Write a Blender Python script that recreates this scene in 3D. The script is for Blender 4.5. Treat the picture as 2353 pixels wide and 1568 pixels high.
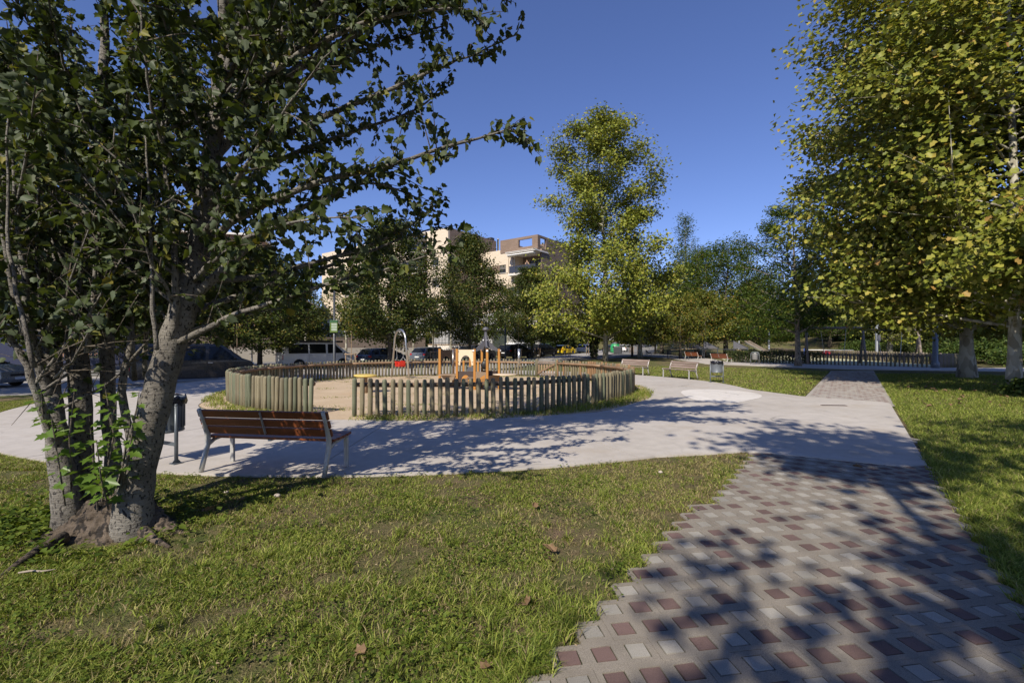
import bpy, math, random
import numpy as np
from mathutils import Vector, Matrix

for o in list(bpy.data.objects):
    bpy.data.objects.remove(o)
S = bpy.context.scene
C = S.collection
R = math.radians
random.seed(7)

# ------------------------------------------------------------------ camera, sky, sun, exposure
EYE = 1.64
cd = bpy.data.cameras.new('camera')
cam = bpy.data.objects.new('camera', cd)
C.objects.link(cam)
cam.location = (0, 0, EYE)
cam.rotation_euler = (R(90), 0, 0)
cd.lens = 16.0
cd.sensor_width = 36.0
cd.shift_y = 0.0026
cd.clip_start = 0.05
cd.clip_end = 3000
S.camera = cam

SUN_AZ, SUN_EL = 26.0, 41.0            # light travels towards azimuth 26 deg (right of +Y)
W = bpy.data.worlds.new('World')
S.world = W
W.use_nodes = True
nt = W.node_tree
nt.nodes.clear()
wo = nt.nodes.new('ShaderNodeOutputWorld')
bg = nt.nodes.new('ShaderNodeBackground')
sky = nt.nodes.new('ShaderNodeTexSky')
sky.sky_type = 'NISHITA'
sky.sun_disc = False
sky.sun_elevation = R(SUN_EL)
sky.sun_rotation = R(180 + SUN_AZ)
sky.altitude = 0
sky.air_density = 1.0
sky.dust_density = 0.0
sky.ozone_density = 6.0
bg.inputs['Strength'].default_value = 0.115
tint = nt.nodes.new('ShaderNodeMix')
tint.data_type = 'RGBA'
tint.blend_type = 'MULTIPLY'
tint.inputs[0].default_value = 1.0
tint.inputs[7].default_value = (.93, 0.84, 1.05, 1.0)      # deep clear-day blue
nt.links.new(sky.outputs[0], tint.inputs[6])
nt.links.new(tint.outputs[2], bg.inputs['Color'])
nt.links.new(bg.outputs[0], wo.inputs['Surface'])

sl = bpy.data.lights.new('sun', 'SUN')
sl.energy = 5.0
sl.angle = R(0.53)
sl.color = (1.0, 0.92, 0.79)
sun = bpy.data.objects.new('sun', sl)
C.objects.link(sun)
ce = math.cos(R(SUN_EL))
sun_dir = Vector((math.sin(R(SUN_AZ)) * ce, math.cos(R(SUN_AZ)) * ce, -math.sin(R(SUN_EL))))
sun.rotation_euler = sun_dir.to_track_quat('-Z', 'Y').to_euler()
sun.location = (-20, -40, 40)

vs = S.view_settings
vs.view_transform = 'Standard'
vs.look = 'None'
vs.exposure = 0.25
vs.gamma = 1.0
vs.use_curve_mapping = False
S.render.engine = 'CYCLES'
S.cycles.max_bounces = 6
S.cycles.transparent_max_bounces = 6
S.cycles.use_denoising = True

# ------------------------------------------------------------------ layout helpers
FP = 1045.0                            # focal length of the lens on a 2352 wide plate


def at(px, py, Y):
    """plate position + distance -> world point"""
    return Vector(((px - 1176) / FP * Y, Y, EYE - (py - 790) / FP * Y))


def gd(px, py, z=0.0):
    Y = (EYE - z) * FP / (py - 790)
    return Vector(((px - 1176) / FP * Y, Y, z))


PC = (-2.6, 17.3)                      # centre of the round playground


def sstep(a, b, x):
    t = np.clip((np.asarray(x, float) - a) / (b - a), 0, 1)
    return t * t * (3 - 2 * t)


def hgt(x, y):
    """terrain: level park, street a little lower to the left, a bank rising at the far right"""
    x = np.asarray(x, float)
    y = np.asarray(y, float)
    r = np.hypot(x - PC[0], y - PC[1])
    g = np.clip(-0.33 + (y - 21) * 0.0105, -0.36, 0)
    z = g * sstep(11.8, 15.5, r) * (1 - sstep(-2, 9, x - (y - 30) * 0.35)) * sstep(11, 15, y)
    # bank on the right, far behind the second playground
    d = (x - 44) * 0.75 + (y - 52) * 0.35
    z = z + 3.2 * sstep(0, 34, d) * sstep(20, 34, x)
    return z


def hz(x, y):
    return float(hgt(x, y))


# ------------------------------------------------------------------ object helpers
def tag(o, label=None, cat=None, group=None, kind=None):
    if label: o['label'] = label
    if cat: o['category'] = cat
    if group: o['group'] = group
    if kind: o['kind'] = kind
    return o


def thing(name, label, cat, loc=(0, 0, 0), rz=0.0, group=None, sc=1.0):
    o = bpy.data.objects.new(name, None)
    o.empty_display_size = 0.2
    C.objects.link(o)
    o.location = loc
    o.rotation_euler = (0, 0, rz)
    o.scale = (sc, sc, sc)
    return tag(o, label, cat, group)


def inst(name, me, parent=None, loc=(0, 0, 0), rot=(0, 0, 0), sc=(1, 1, 1)):
    o = bpy.data.objects.new(name, me)
    C.objects.link(o)
    o.location = loc
    o.rotation_euler = rot
    o.scale = sc
    if parent: o.parent = parent
    return o


def kids(o):
    return [c for c in ALLC.get(o.name, [])]


def copy_tree(o, loc, rz, label=None, group=None, sc=None):
    """a copy of a thing with copies of its parts and sub-parts (mesh data shared)"""
    r = o.copy()
    C.objects.link(r)
    r.location = loc
    r.rotation_euler = (0, 0, rz)
    if sc is not None: r.scale = (sc, sc, sc) if not isinstance(sc, tuple) else sc
    if label: r['label'] = label
    if group: r['group'] = group
    for ch in o.children:
        c = ch.copy()
        C.objects.link(c)
        c.parent = r
        for g in ch.children:
            d = g.copy()
            C.objects.link(d)
            d.parent = c
    return r


class MB:
    """collects shapes, builds them as ONE mesh object"""

    def __init__(s):
        s.v = []
        s.f = []

    def add(s, vs_, fs):
        n = len(s.v)
        s.v.extend([tuple(p) for p in vs_])
        s.f.extend([tuple(i + n for i in q) for q in fs])
        return s

    def box(s, c, d, rz=0.0, m=None):
        hx, hy, h3 = d[0] / 2, d[1] / 2, d[2] / 2
        p = [Vector((x * hx, y * hy, z * h3)) for z in (-1, 1) for y in (-1, 1) for x in (-1, 1)]
        M = m if m is not None else Matrix.Rotation(rz, 3, 'Z')
        c = Vector(c)
        return s.add([c + M @ q for q in p],
                     [(0, 2, 3, 1), (4, 5, 7, 6), (0, 1, 5, 4), (2, 6, 7, 3), (0, 4, 6, 2), (1, 3, 7, 5)])

    def bar(s, a, b, w, h, up=(0, 0, 1)):
        """rectangular bar from a to b"""
        a, b = Vector(a), Vector(b)
        d = (b - a)
        L = d.length
        x = d.normalized()
        u = Vector(up)
        y = u.cross(x)
        if y.length < 1e-4: y = Vector((0, 1, 0)).cross(x)
        y.normalize()
        z = x.cross(y)
        M = Matrix((x, y, z)).transposed()
        return s.box((a + b) / 2, (L, w, h), m=M)

    def tube(s, pts, rad, n=8, cap=True):
        pts = [Vector(p) for p in pts]
        if not hasattr(rad, '__len__'): rad = [rad] * len(pts)
        base = len(s.v)
        prev = None
        for i, p in enumerate(pts):
            t = (pts[min(i + 1, len(pts) - 1)] - pts[max(i - 1, 0)])
            if t.length < 1e-9: t = Vector((0, 0, 1))
            t.normalize()
            if prev is None:
                a = Vector((1, 0, 0)) if abs(t.x) < 0.8 else Vector((0, 1, 0))
                u = (a - t * a.dot(t)).normalized()
            else:
                u = (prev - t * prev.dot(t))
                u = u.normalized() if u.length > 1e-6 else t.orthogonal().normalized()
            prev = u
            w = t.cross(u)
            for k in range(n):
                an = 2 * math.pi * k / n
                s.v.append(tuple(p + (u * math.cos(an) + w * math.sin(an)) * rad[i]))
        for i in range(len(pts) - 1):
            for k in range(n):
                a = base + i * n + k
                b = base + i * n + (k + 1) % n
                s.f.append((a, b, b + n, a + n))
        if cap:
            s.f.append(tuple(base + k for k in reversed(range(n))))
            e = base + (len(pts) - 1) * n
            s.f.append(tuple(e + k for k in range(n)))
        return s

    def lathe(s, prof, n=16, c=(0, 0, 0), cap=True):
        base = len(s.v)
        for r, z in prof:
            for k in range(n):
                an = 2 * math.pi * k / n
                s.v.append((c[0] + r * math.cos(an), c[1] + r * math.sin(an), c[2] + z))
        for i in range(len(prof) - 1):
            for k in range(n):
                a = base + i * n + k
                b = base + i * n + (k + 1) % n
                s.f.append((a, b, b + n, a + n))
        if cap:
            s.f.append(tuple(base + k for k in reversed(range(n))))
            e = base + (len(prof) - 1) * n
            s.f.append(tuple(e + k for k in range(n)))
        return s

    def prism(s, pts, off):
        """closed planar outline (3D points) pushed along off"""
        off = Vector(off)
        n = len(pts)
        a = [Vector(p) for p in pts]
        return s.add(a + [p + off for p in a],
                     [tuple(reversed(range(n))), tuple(range(n, 2 * n))] +
                     [(i, (i + 1) % n, n + (i + 1) % n, n + i) for i in range(n)])

    def ball(s, c, r, nu=10, nv=7):
        if not hasattr(r, '__len__'): r = (r, r, r)
        base = len(s.v)
        for j in range(nv + 1):
            ph = math.pi * j / nv
            for k in range(nu):
                th = 2 * math.pi * k / nu
                s.v.append((c[0] + r[0] * math.sin(ph) * math.cos(th), c[1] + r[1] * math.sin(ph) * math.sin(th),
                            c[2] + r[2] * math.cos(ph)))
        for j in range(nv):
            for k in range(nu):
                a = base + j * nu + k
                b = base + j * nu + (k + 1) % nu
                s.f.append((a, a + nu, b + nu, b))
        return s

    def mesh(s, name, mat=None, smooth=False):
        me = bpy.data.meshes.new(name)
        me.from_pydata(s.v, [], s.f)
        if mat: me.materials.append(mat)
        if smooth:
            me.polygons.foreach_set('use_smooth', [True] * len(me.polygons))
        me.update()
        return me

    def build(s, name, mat, parent=None, smooth=False, bevel=0.0, seg=2, fix=False):
        me = s.mesh(name, mat, smooth)
        if fix:
            import bmesh
            b = bmesh.new()
            b.from_mesh(me)
            bmesh.ops.recalc_face_normals(b, faces=b.faces)
            b.to_mesh(me)
            b.free()
        o = inst(name, me, parent)
        if bevel > 0:
            m = o.modifiers.new('bevel', 'BEVEL')
            m.width = bevel
            m.segments = seg
            m.limit_method = 'ANGLE'
            m.angle_limit = R(28)
            if smooth: m.harden_normals = False
        return o


def np_mesh(name, V, F_idx, F_len, mat, attrs=None):
    """mesh from flat numpy arrays"""
    me = bpy.data.meshes.new(name)
    me.vertices.add(len(V))
    me.vertices.foreach_set('co', np.ascontiguousarray(V, dtype=np.float32).ravel())
    me.loops.add(len(F_idx))
    me.loops.foreach_set('vertex_index', np.ascontiguousarray(F_idx, dtype=np.int32))
    me.polygons.add(len(F_len))
    st = np.concatenate(([0], np.cumsum(F_len)[:-1])).astype(np.int32)
    me.polygons.foreach_set('loop_start', st)
    try:
        me.polygons.foreach_set('loop_total', np.asarray(F_len, dtype=np.int32))
    except Exception:
        pass
    if mat: me.materials.append(mat)
    if attrs:
        for k, a in attrs.items():
            at_ = me.attributes.new(k, 'FLOAT', 'POINT')
            at_.data.foreach_set('value', np.ascontiguousarray(a, dtype=np.float32))
    me.update(calc_edges=True)
    return me


# ------------------------------------------------------------------ materials
def col(c):
    return (c[0], c[1], c[2], 1.0)


class NM:
    """small helper round a node material"""

    def __init__(s, name):
        s.m = bpy.data.materials.new(name)
        s.m.use_nodes = True
        s.t = s.m.node_tree
        s.p = s.t.nodes['Principled BSDF']
        s.out = s.t.nodes['Material Output']

    def n(s, typ, **kw):
        x = s.t.nodes.new(typ)
        for k, v in kw.items():
            if k in x.inputs.keys(): x.inputs[k].default_value = v
            else: setattr(x, k, v)
        return x

    def l(s, a, b):
        s.t.links.new(a, b)

    def coord(s, which='Object', scale=(1, 1, 1), rot=(0, 0, 0)):
        tc = s.n('ShaderNodeTexCoord')
        mp = s.n('ShaderNodeMapping')
        mp.inputs['Scale'].default_value = scale
        mp.inputs['Rotation'].default_value = rot
        s.l(tc.outputs[which], mp.inputs['Vector'])
        return mp.outputs[0]

    def noise(s, vec, scale, detail=4, rough=0.55, dist=0.0):
        x = s.n('ShaderNodeTexNoise')
        x.inputs['Scale'].default_value = scale
        x.inputs['Detail'].default_value = detail
        x.inputs['Roughness'].default_value = rough
        x.inputs['Distortion'].default_value = dist
        if vec is not None: s.l(vec, x.inputs['Vector'])
        return x.outputs['Fac']

    def ramp(s, fac, stops, interp='LINEAR'):
        x = s.n('ShaderNodeValToRGB')
        r = x.color_ramp
        r.interpolation = interp
        while len(r.elements) < len(stops): r.elements.new(0.5)
        for e, (p, c) in zip(r.elements, stops):
            e.position = p
            e.color = col(c) if hasattr(c, '__len__') else (c, c, c, 1)
        s.l(fac, x.inputs['Fac'])
        return x.outputs['Color']

    def mix(s, fac, a, b, mode='MIX'):
        x = s.n('ShaderNodeMix', data_type='RGBA', blend_type=mode)
        for sock, v in ((x.inputs['Factor'], fac), (x.inputs['A'] if False else x.inputs[6], a), (x.inputs[7], b)):
            if hasattr(v, 'is_output') or hasattr(v, 'links'):
                s.l(v, sock)
            elif hasattr(v, '__len__'):
                sock.default_value = col(v)
            else:
                sock.default_value = v
        return x.outputs[2]

    def math(s, op, a, b=None, clamp=False):
        x = s.n('ShaderNodeMath', operation=op)
        x.use_clamp = clamp
        for i, v in enumerate((a, b)):
            if v is None: continue
            if hasattr(v, 'links'): s.l(v, x.inputs[i])
            else: x.inputs[i].default_value = v
        return x.outputs[0]

    def bump(s, h, strength=0.3, dist=0.02):
        b = s.n('ShaderNodeBump')
        b.inputs['Strength'].default_value = strength
        b.inputs['Distance'].default_value = dist
        s.l(h, b.inputs['Height'])
        s.l(b.outputs[0], s.p.inputs['Normal'])

    def base(s, c):
        if hasattr(c, 'links'): s.l(c, s.p.inputs['Base Color'])
        else: s.p.inputs['Base Color'].default_value = col(c)

    def rough(s, v):
        if hasattr(v, 'links'): s.l(v, s.p.inputs['Roughness'])
        else: s.p.inputs['Roughness'].default_value = v


MAT = {}


def simple(name, c, rough=0.6, metal=0.0, var=0.12, scale=6.0, bump=0.0, coat=0.0, bscale=40, spec=None):
    if name in MAT: return MAT[name]
    m = NM(name)
    v = m.coord()
    f = m.noise(v, scale, 5, 0.6)
    lo = [max(0, x * (1 - var)) for x in c]
    hi = [min(1, x * (1 + var)) for x in c]
    m.base(m.ramp(f, [(0.3, lo), (0.7, hi)]))
    m.rough(m.ramp(m.noise(v, scale * 2.3, 3), [(0.3, max(0.02, rough - 0.08)), (0.7, min(1, rough + 0.08))]))
    m.p.inputs['Metallic'].default_value = metal
    if coat: m.p.inputs['Coat Weight'].default_value = coat; m.p.inputs['Coat Roughness'].default_value = 0.05
    if spec is not None: m.p.inputs['Specular IOR Level'].default_value = spec
    if bump: m.bump(m.noise(v, bscale, 4), bump, 0.01)
    MAT[name] = m.m
    return m.m


def leaf_mat(name, stops, trans=0.35, rough=0.45, under=None, tint=(1.0, 1.0, 0.35), spec=0.4):
    m = NM(name)
    g = m.n('ShaderNodeNewGeometry')
    c = m.ramp(g.outputs['Random Per Island'], stops)
    if under is not None:
        c2 = m.mix(g.outputs['Backfacing'], c, under)
    else:
        c2 = c
    m.base(c2)
    m.rough(rough)
    m.p.inputs['Specular IOR Level'].default_value = spec
    tr = m.n('ShaderNodeBsdfTranslucent')
    tc = m.mix(1.0, c, tint, 'MULTIPLY')
    m.l(tc, tr.inputs['Color'])
    mx = m.n('ShaderNodeMixShader')
    mx.inputs[0].default_value = trans
    m.l(m.p.outputs[0], mx.inputs[1])
    m.l(tr.outputs[0], mx.inputs[2])
    m.l(mx.outputs[0], m.out.inputs['Surface'])
    MAT[name] = m.m
    return m.m


# leaves
M_POP = leaf_mat('poplar_leaf', [(0, (.030, .048, .012)), (.6, (.062, .085, .020)), (.88, (.10, .125, .028)), (.97, (.20, .19, .035)), (1, (.24, .20, .04))],
                 0.32, 0.5, under=(.10, .125, .066), spec=.22)
M_SUCK = leaf_mat('sucker_leaf', [(0, (.07, .13, .02)), (.6, (.12, .20, .03)), (1, (.25, .27, .05))], 0.4, 0.4, under=(.15, .2, .09))
M_PLANE = leaf_mat('plane_leaf', [(0, (.11, .135, .018)), (.5, (.20, .225, .03)), (.85, (.33, .32, .055)), (.97, (.42, .34, .07)), (1, (.34, .19, .06))],
                   0.26, 0.5, under=(.20, .20, .07), spec=.25)
M_PLANE2 = leaf_mat('plane_leaf_fresh', [(0, (.12, .155, .02)), (.5, (.22, .25, .032)), (.9, (.34, .335, .055)), (1, (.40, .33, .065))],
                    0.26, 0.5, under=(.22, .23, .08), spec=.25)
M_LIND = leaf_mat('linden_leaf', [(0, (.030, .050, .010)), (.6, (.066, .090, .016)), (.92, (.125, .13, .028)), (1, (.24, .17, .045))], 0.28, 0.5, spec=.25)
M_LOC = leaf_mat('locust_leaf', [(0, (.035, .068, .011)), (.6, (.075, .118, .018)), (.93, (.13, .165, .025)), (1, (.30, .24, .035))], 0.36, 0.55, spec=.2)
M_GOLD = leaf_mat('golden_leaf', [(0, (.065, .10, .014)), (.5, (.135, .165, .022)), (.85, (.25, .225, .03)), (1, (.34, .20, .03))], 0.32, 0.5)
M_DARK = leaf_mat('evergreen_leaf', [(0, (.025, .042, .012)), (.6, (.052, .074, .020)), (1, (.10, .118, .035))], 0.25, 0.55, spec=.2)
M_BUSH = leaf_mat('bush_leaf', [(0, (.035, .066, .013)), (.6, (.07, .11, .022)), (1, (.14, .175, .04))], 0.28, 0.5, spec=.2)
M_HEDGE = leaf_mat('hedge_leaf', [(0, (.05, .07, .012)), (.6, (.12, .13, .02)), (1, (.2, .17, .03))], 0.3, 0.5)
M_DEAD = leaf_mat('dry_leaf', [(0, (.12, .068, .035)), (.6, (.21, .13, .068)), (1, (.30, .205, .115))], 0.12, 0.7, tint=(1, .8, .5))


def bark(name, c1, c2, dark, mark_scale=(60, 60, 26), thr=0.62, bump=0.35):
    m = NM(name)
    v = m.coord('Object', (1, 1, 1))
    big = m.noise(v, 3.0, 5, 0.6)
    c = m.ramp(big, [(0.32, c1), (0.68, c2)])
    v2 = m.coord('Object', mark_scale)
    mk = m.noise(v2, 1.0, 2, 0.5)
    f = m.ramp(mk, [(thr, 0.0), (thr + .06, 1.0)])
    c = m.mix(f, c, dark)
    v3 = m.coord('Object', (7, 7, 60))
    ln = m.ramp(m.noise(v3, 1.0, 3), [(0.52, 0.0), (0.72, 0.55)])
    c = m.mix(ln, c, [x * 0.55 for x in c1])
    m.base(c)
    m.rough(0.85)
    m.bump(m.math('ADD', m.noise(v3, 1.0, 5, .7), m.noise(v, 30, 5, 0.65)), bump, 0.02)
    MAT[name] = m.m
    return m.m


M_POPBARK = bark('poplar_bark', (.115, .10, .082), (.25, .23, .195), (.024, .02, .017), (55, 55, 30), .57, .9)
M_BARKD = bark('brown_bark', (.10, .08, .06), (.20, .165, .125), (.03, .025, .02), (20, 20, 6), .55, .8)
M_BARKL = bark('street_bark', (.045, .038, .03), (.08, .068, .055), (.02, .018, .015), (30, 30, 8), .6, .5)
M_BARKR = bark('root_bark', (.075, .055, .038), (.16, .122, .088), (.02, .015, .011), (16, 16, 9), .52, 1.0)


def plane_bark():
    m = NM('plane_bark')
    v = m.coord('Object', (1, 1, .45))
    vo = m.n('ShaderNodeTexVoronoi')
    vo.inputs['Scale'].default_value = 7.0
    nz = m.n('ShaderNodeTexNoise')
    nz.inputs['Scale'].default_value = 4
    mxv = m.n('ShaderNodeMix', data_type='VECTOR')
    mxv.inputs[0].default_value = .25
    m.l(v, nz.inputs['Vector'])
    m.l(v, mxv.inputs[4])
    m.l(nz.outputs['Color'], mxv.inputs[5])
    m.l(mxv.outputs[1], vo.inputs['Vector'])
    sep = m.n('ShaderNodeSeparateColor')
    m.l(vo.outputs['Color'], sep.inputs[0])
    c = m.ramp(sep.outputs[0], [(0, (.17, .15, .11)), (.4, (.30, .275, .21)), (.7, (.44, .41, .33)), (1, (.5, .48, .40))])
    m.base(c)
    m.rough(.8)
    m.bump(m.math('ADD', vo.outputs['Distance'], m.noise(v, 25, 4)), .3, .02)
    MAT['plane_bark'] = m.m
    return m.m


M_BARKP = plane_bark()


def timber(name, c1, c2, grain=(3, 3, 60), rough=.75, knots=True, bump=.25, obj_var=.25):
    m = NM(name)
    v = m.coord('Object', grain)
    w = m.noise(v, 1.0, 6, .65, .6)
    c = m.ramp(w, [(.3, c1), (.7, c2)])
    oi = m.n('ShaderNodeObjectInfo')
    k = m.ramp(oi.outputs['Random'], [(0, (1 - obj_var,) * 3), (1, (1 + obj_var * .4, 1 + obj_var * .4, 1 + obj_var * .35))])
    c = m.mix(1.0, c, k, 'MULTIPLY')
    if knots:
        v2 = m.coord('Object', (14, 14, 9))
        kn = m.ramp(m.noise(v2, 1, 1), [(.70, 0.), (.74, .8)])
        c = m.mix(kn, c, [x * .3 for x in c1])
    m.base(c)
    m.rough(rough)
    m.bump(w, bump, .01)
    MAT[name] = m.m
    return m.m


M_LOG = timber('treated_log', (.12, .10, .06), (.27, .235, .145), (9, 9, 1.2))
M_LOGO = timber('orange_log', (.20, .11, .05), (.36, .22, .11), (9, 9, 1.2))
M_LOGG = timber('green_log', (.075, .085, .05), (.20, .21, .13), (9, 9, 1.2))
M_RAIL = timber('rail_timber', (.17, .105, .06), (.32, .21, .125), (3, 3, 3))
M_SLAT = timber('varnished_slat', (.15, .042, .016), (.27, .085, .032), (1.2, 20, 20), .42, False, .1, .12)
M_SLATW = timber('weathered_slat', (.15, .095, .075), (.34, .27, .225), (1.2, 16, 16), .8, False, .25, .2)
M_STAKE = timber('stake_timber', (.26, .17, .10), (.42, .30, .19), (8, 8, 1.2))
M_OLDW = timber('grey_timber', (.15, .12, .095), (.29, .235, .19), (6, 6, 1.2))
M_OPOST = timber('orange_stained_post', (.36, .15, .025), (.50, .235, .05), (9, 9, 1.0), .5, False, .1, .08)

M_STEEL = simple('galvanised_steel', (.42, .43, .43), .42, .7, .1, 14)
M_ALU = simple('cast_aluminium', (.46, .45, .42), .5, .35, .08, 20, .1)
M_INOX = simple('brushed_inox', (.55, .54, .51), .3, .9, .06, 10)
M_BGREY = simple('bluegrey_paint', (.16, .175, .19), .45, .2, .12, 12)
M_DGREY = simple('dark_grey_paint', (.045, .05, .058), .45, .1, .12, 12)
M_POLE = simple('pole_paint', (.05, .055, .062), .4, .2, .1, 9)
M_BLACK = simple('black_plastic', (.012, .012, .013), .5, 0, .1, 9)
M_BAG = simple('bin_bag', (.010, .010, .013), .22, 0, .1, 30, .5, 0, 18)
M_RUB = simple('rubber', (.018, .018, .019), .8, 0, .15, 9)
M_WHITE = simple('white_paint', (.75, .75, .73), .5, 0, .03, 5)
M_RED = simple('red_plastic', (.62, .035, .018), .4, 0, .06, 5)
M_YEL = simple('yellow_panel', (.62, .46, .12), .5, 0, .05, 5)
M_CREAM = simple('cream_panel', (.66, .53, .37), .5, 0, .03, 5)
M_BROWN = simple('brown_panel', (.15, .105, .07), .5, 0, .06, 5)
M_DBROWN = simple('dark_brown_panel', (.055, .036, .028), .5, 0, .06, 5)
M_TAN = simple('tan_panel', (.23, .165, .11), .5, 0, .06, 5)
M_GPLAS = simple('grey_plastic', (.105, .105, .12), .5, 0, .06, 5)
M_GREENP = simple('green_plastic', (.10, .36, .045), .4, 0, .05, 5)
M_GREENS = simple('sign_green', (.085, .14, .015), .45, 0, .05, 5)
M_GREEND = simple('sign_dark_green', (.03, .10, .04), .45, 0, .05, 5)
M_IGLOO = simple('recycling_green', (.03, .28, .10), .45, 0, .06, 4)
M_NAVY = simple('navy_paint', (.018, .022, .055), .5, 0, .1, 4)
M_PINK = simple('pink_plastic', (.55, .06, .07), .45, 0, .06, 5)
M_BLUEL = simple('blue_plastic', (.03, .09, .4), .45, 0, .06, 5)
M_PURP = simple('purple_plastic', (.28, .06, .3), .45, 0, .06, 5)


def glass(name, c, rough=.04):
    m = NM(name)
    m.base(c)
    m.rough(rough)
    m.p.inputs['Specular IOR Level'].default_value = .25
    MAT[name] = m.m
    return m.m


M_GLASS = glass('dark_glass', (.012, .014, .016))
M_GLASSL = glass('light_glass', (.10, .115, .11))
M_WIN = glass('window_glass', (.03, .036, .045), .06)
# ================================================================== THE SETTING
rng = np.random.default_rng(11)


def vnoise(x, y, scale, seed=0):
    """smooth value noise on numpy arrays, 0..1"""
    g = np.random.default_rng(seed).random((64, 64))
    u, v = np.asarray(x) / scale, np.asarray(y) / scale
    i, j = np.floor(u).astype(int), np.floor(v).astype(int)
    a, b = u - i, v - j
    a, b = a * a * (3 - 2 * a), b * b * (3 - 2 * b)
    G = lambda p, q: g[p % 64, q % 64]
    return (G(i, j) * (1 - a) + G(i + 1, j) * a) * (1 - b) + (G(i, j + 1) * (1 - a) + G(i + 1, j + 1) * a) * b


# path frame: s across (0..2.11), t along
P0 = np.array((0.03, 2.2))
PD = np.array((.605, .797))
PN = np.array((.797, -.605))


def path_s(x, y): return (x - P0[0]) * PN[0] + (y - P0[1]) * PN[1]
def path_t(x, y): return (x - P0[0]) * PD[0] + (y - P0[1]) * PD[1]


# outer edge of the concrete apron in polar form round the playground
APR = 11.6
WEDGE = [(3.42, 6.98), (3.66, 7.04), (4.5, 6.56), (5.5, 6.0), (10.66, 12.85), (9.9, 13.6), (9.15, 14.3), (8.6, 16.6)]
_wr = [(math.atan2(y - PC[1], x - PC[0]), math.hypot(x - PC[0], y - PC[1])) for x, y in WEDGE]


def apron_r(th):
    th = (th + math.pi) % (2 * math.pi) - math.pi
    a0 = R(-66)
    if a0 < th < _wr[0][0]:
        f = (th - a0) / (_wr[0][0] - a0)
        return APR + (_wr[0][1] - APR) * f
    for (a, ra), (b, rb) in zip(_wr, _wr[1:]):
        if a <= th <= b:
            A = Vector((ra * math.cos(a), ra * math.sin(a)))
            B = Vector((rb * math.cos(b), rb * math.sin(b)))
            d = Vector((math.cos(th), math.sin(th)))
            e = B - A
            den = d.x * e.y - d.y * e.x
            return (A.x * e.y - A.y * e.x) / den
    a, ra = _wr[-1]
    if a < th < R(12):
        f = (th - a) / (R(12) - a)
        return ra + (APR - ra) * f
    return APR


_TH = np.linspace(-math.pi, math.pi, 721)
_RT = np.array([apron_r(t) for t in _TH])


def in_apron(x, y, m=0.0):
    th = np.arctan2(np.asarray(y) - PC[1], np.asarray(x) - PC[0])
    return np.hypot(np.asarray(x) - PC[0], np.asarray(y) - PC[1]) < np.interp(th, _TH, _RT) + m


# ---- materials of the ground
def ground_mat():
    m = NM('lawn_ground')
    v = m.coord('Object')
    a = m.noise(v, .7, 6, .65)
    b = m.noise(v, 9, 5, .7)
    c = m.noise(v, 70, 3, .7)
    g = m.ramp(b, [(.3, (.06, .085, .02)), (.6, (.115, .135, .036)), (.8, (.17, .165, .06))])
    d = m.ramp(c, [(.3, (.14, .095, .06)), (.7, (.27, .19, .125))])
    f = m.ramp(m.math('ADD', m.math('MULTIPLY', a, .7), m.math('MULTIPLY', b, .3)), [(.42, 0.), (.62, 1.)])
    m.base(m.mix(f, g, d))
    m.rough(.95)
    m.p.inputs['Specular IOR Level'].default_value = .15
    m.bump(m.math('ADD', b, c), .8, .04)
    return m.m


def concrete_mat(name, c1, c2, dirt=.5):
    m = NM(name)
    v = m.coord('Object')
    a = m.noise(v, .45, 6, .6)
    b = m.noise(v, 3.5, 6, .7)
    f = m.noise(v, 160, 2, .6)
    c = m.ramp(a, [(.3, c1), (.7, c2)])
    c = m.mix(m.ramp(b, [(.42, 0.), (.75, .45)]), c, [x * .66 for x in c1])
    c = m.mix(m.ramp(m.noise(v, 1.7, 7, .75, 1.2), [(.56, 0.), (.68, .35)]), c, [x * .6 for x in c1])
    c = m.mix(m.ramp(m.noise(v, .8, 5, .65), [(.53, 0.), (.72, dirt)]), c, (.36, .29, .21))
    c = m.mix(m.ramp(f, [(.3, .18), (.5, 0.)]), c, [x * .5 for x in c1])
    vo = m.n('ShaderNodeTexVoronoi', feature='DISTANCE_TO_EDGE')
    vo.inputs['Scale'].default_value = .42
    nz = m.n('ShaderNodeTexNoise')
    nz.inputs['Scale'].default_value = 1.6
    nz.inputs['Detail'].default_value = 6
    m.l(v, nz.inputs['Vector'])
    mv = m.n('ShaderNodeMix', data_type='VECTOR')
    mv.inputs[0].default_value = .35
    m.l(v, mv.inputs[4])
    m.l(nz.outputs['Color'], mv.inputs[5])
    m.l(mv.outputs[1], vo.inputs['Vector'])
    cr = m.ramp(vo.outputs['Distance'], [(.002, .65), (.006, 0.)])
    cr = m.math('MULTIPLY', cr, m.ramp(m.noise(v, .3, 2), [(.5, 0.), (.6, 1.)]))
    c = m.mix(cr, c, (.12, .11, .10))
    m.base(c)
    m.rough(.88)
    m.bump(m.math('ADD', m.math('MULTIPLY', b, .6), m.math('MULTIPLY', f, .3)), .25, .01)
    return m.m


M_GROUND = ground_mat()
M_CONC = concrete_mat('apron_concrete', (.43, .39, .345), (.52, .48, .435), .45)
M_CONC2 = concrete_mat('patch_concrete', (.62, .58, .53), (.70, .66, .61), .1)
M_ASPH = concrete_mat('street_asphalt', (.17, .165, .16), (.235, .23, .22), .15)
M_WALK = concrete_mat('sidewalk_concrete', (.33, .31, .285), (.42, .395, .365), .25)


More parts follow.
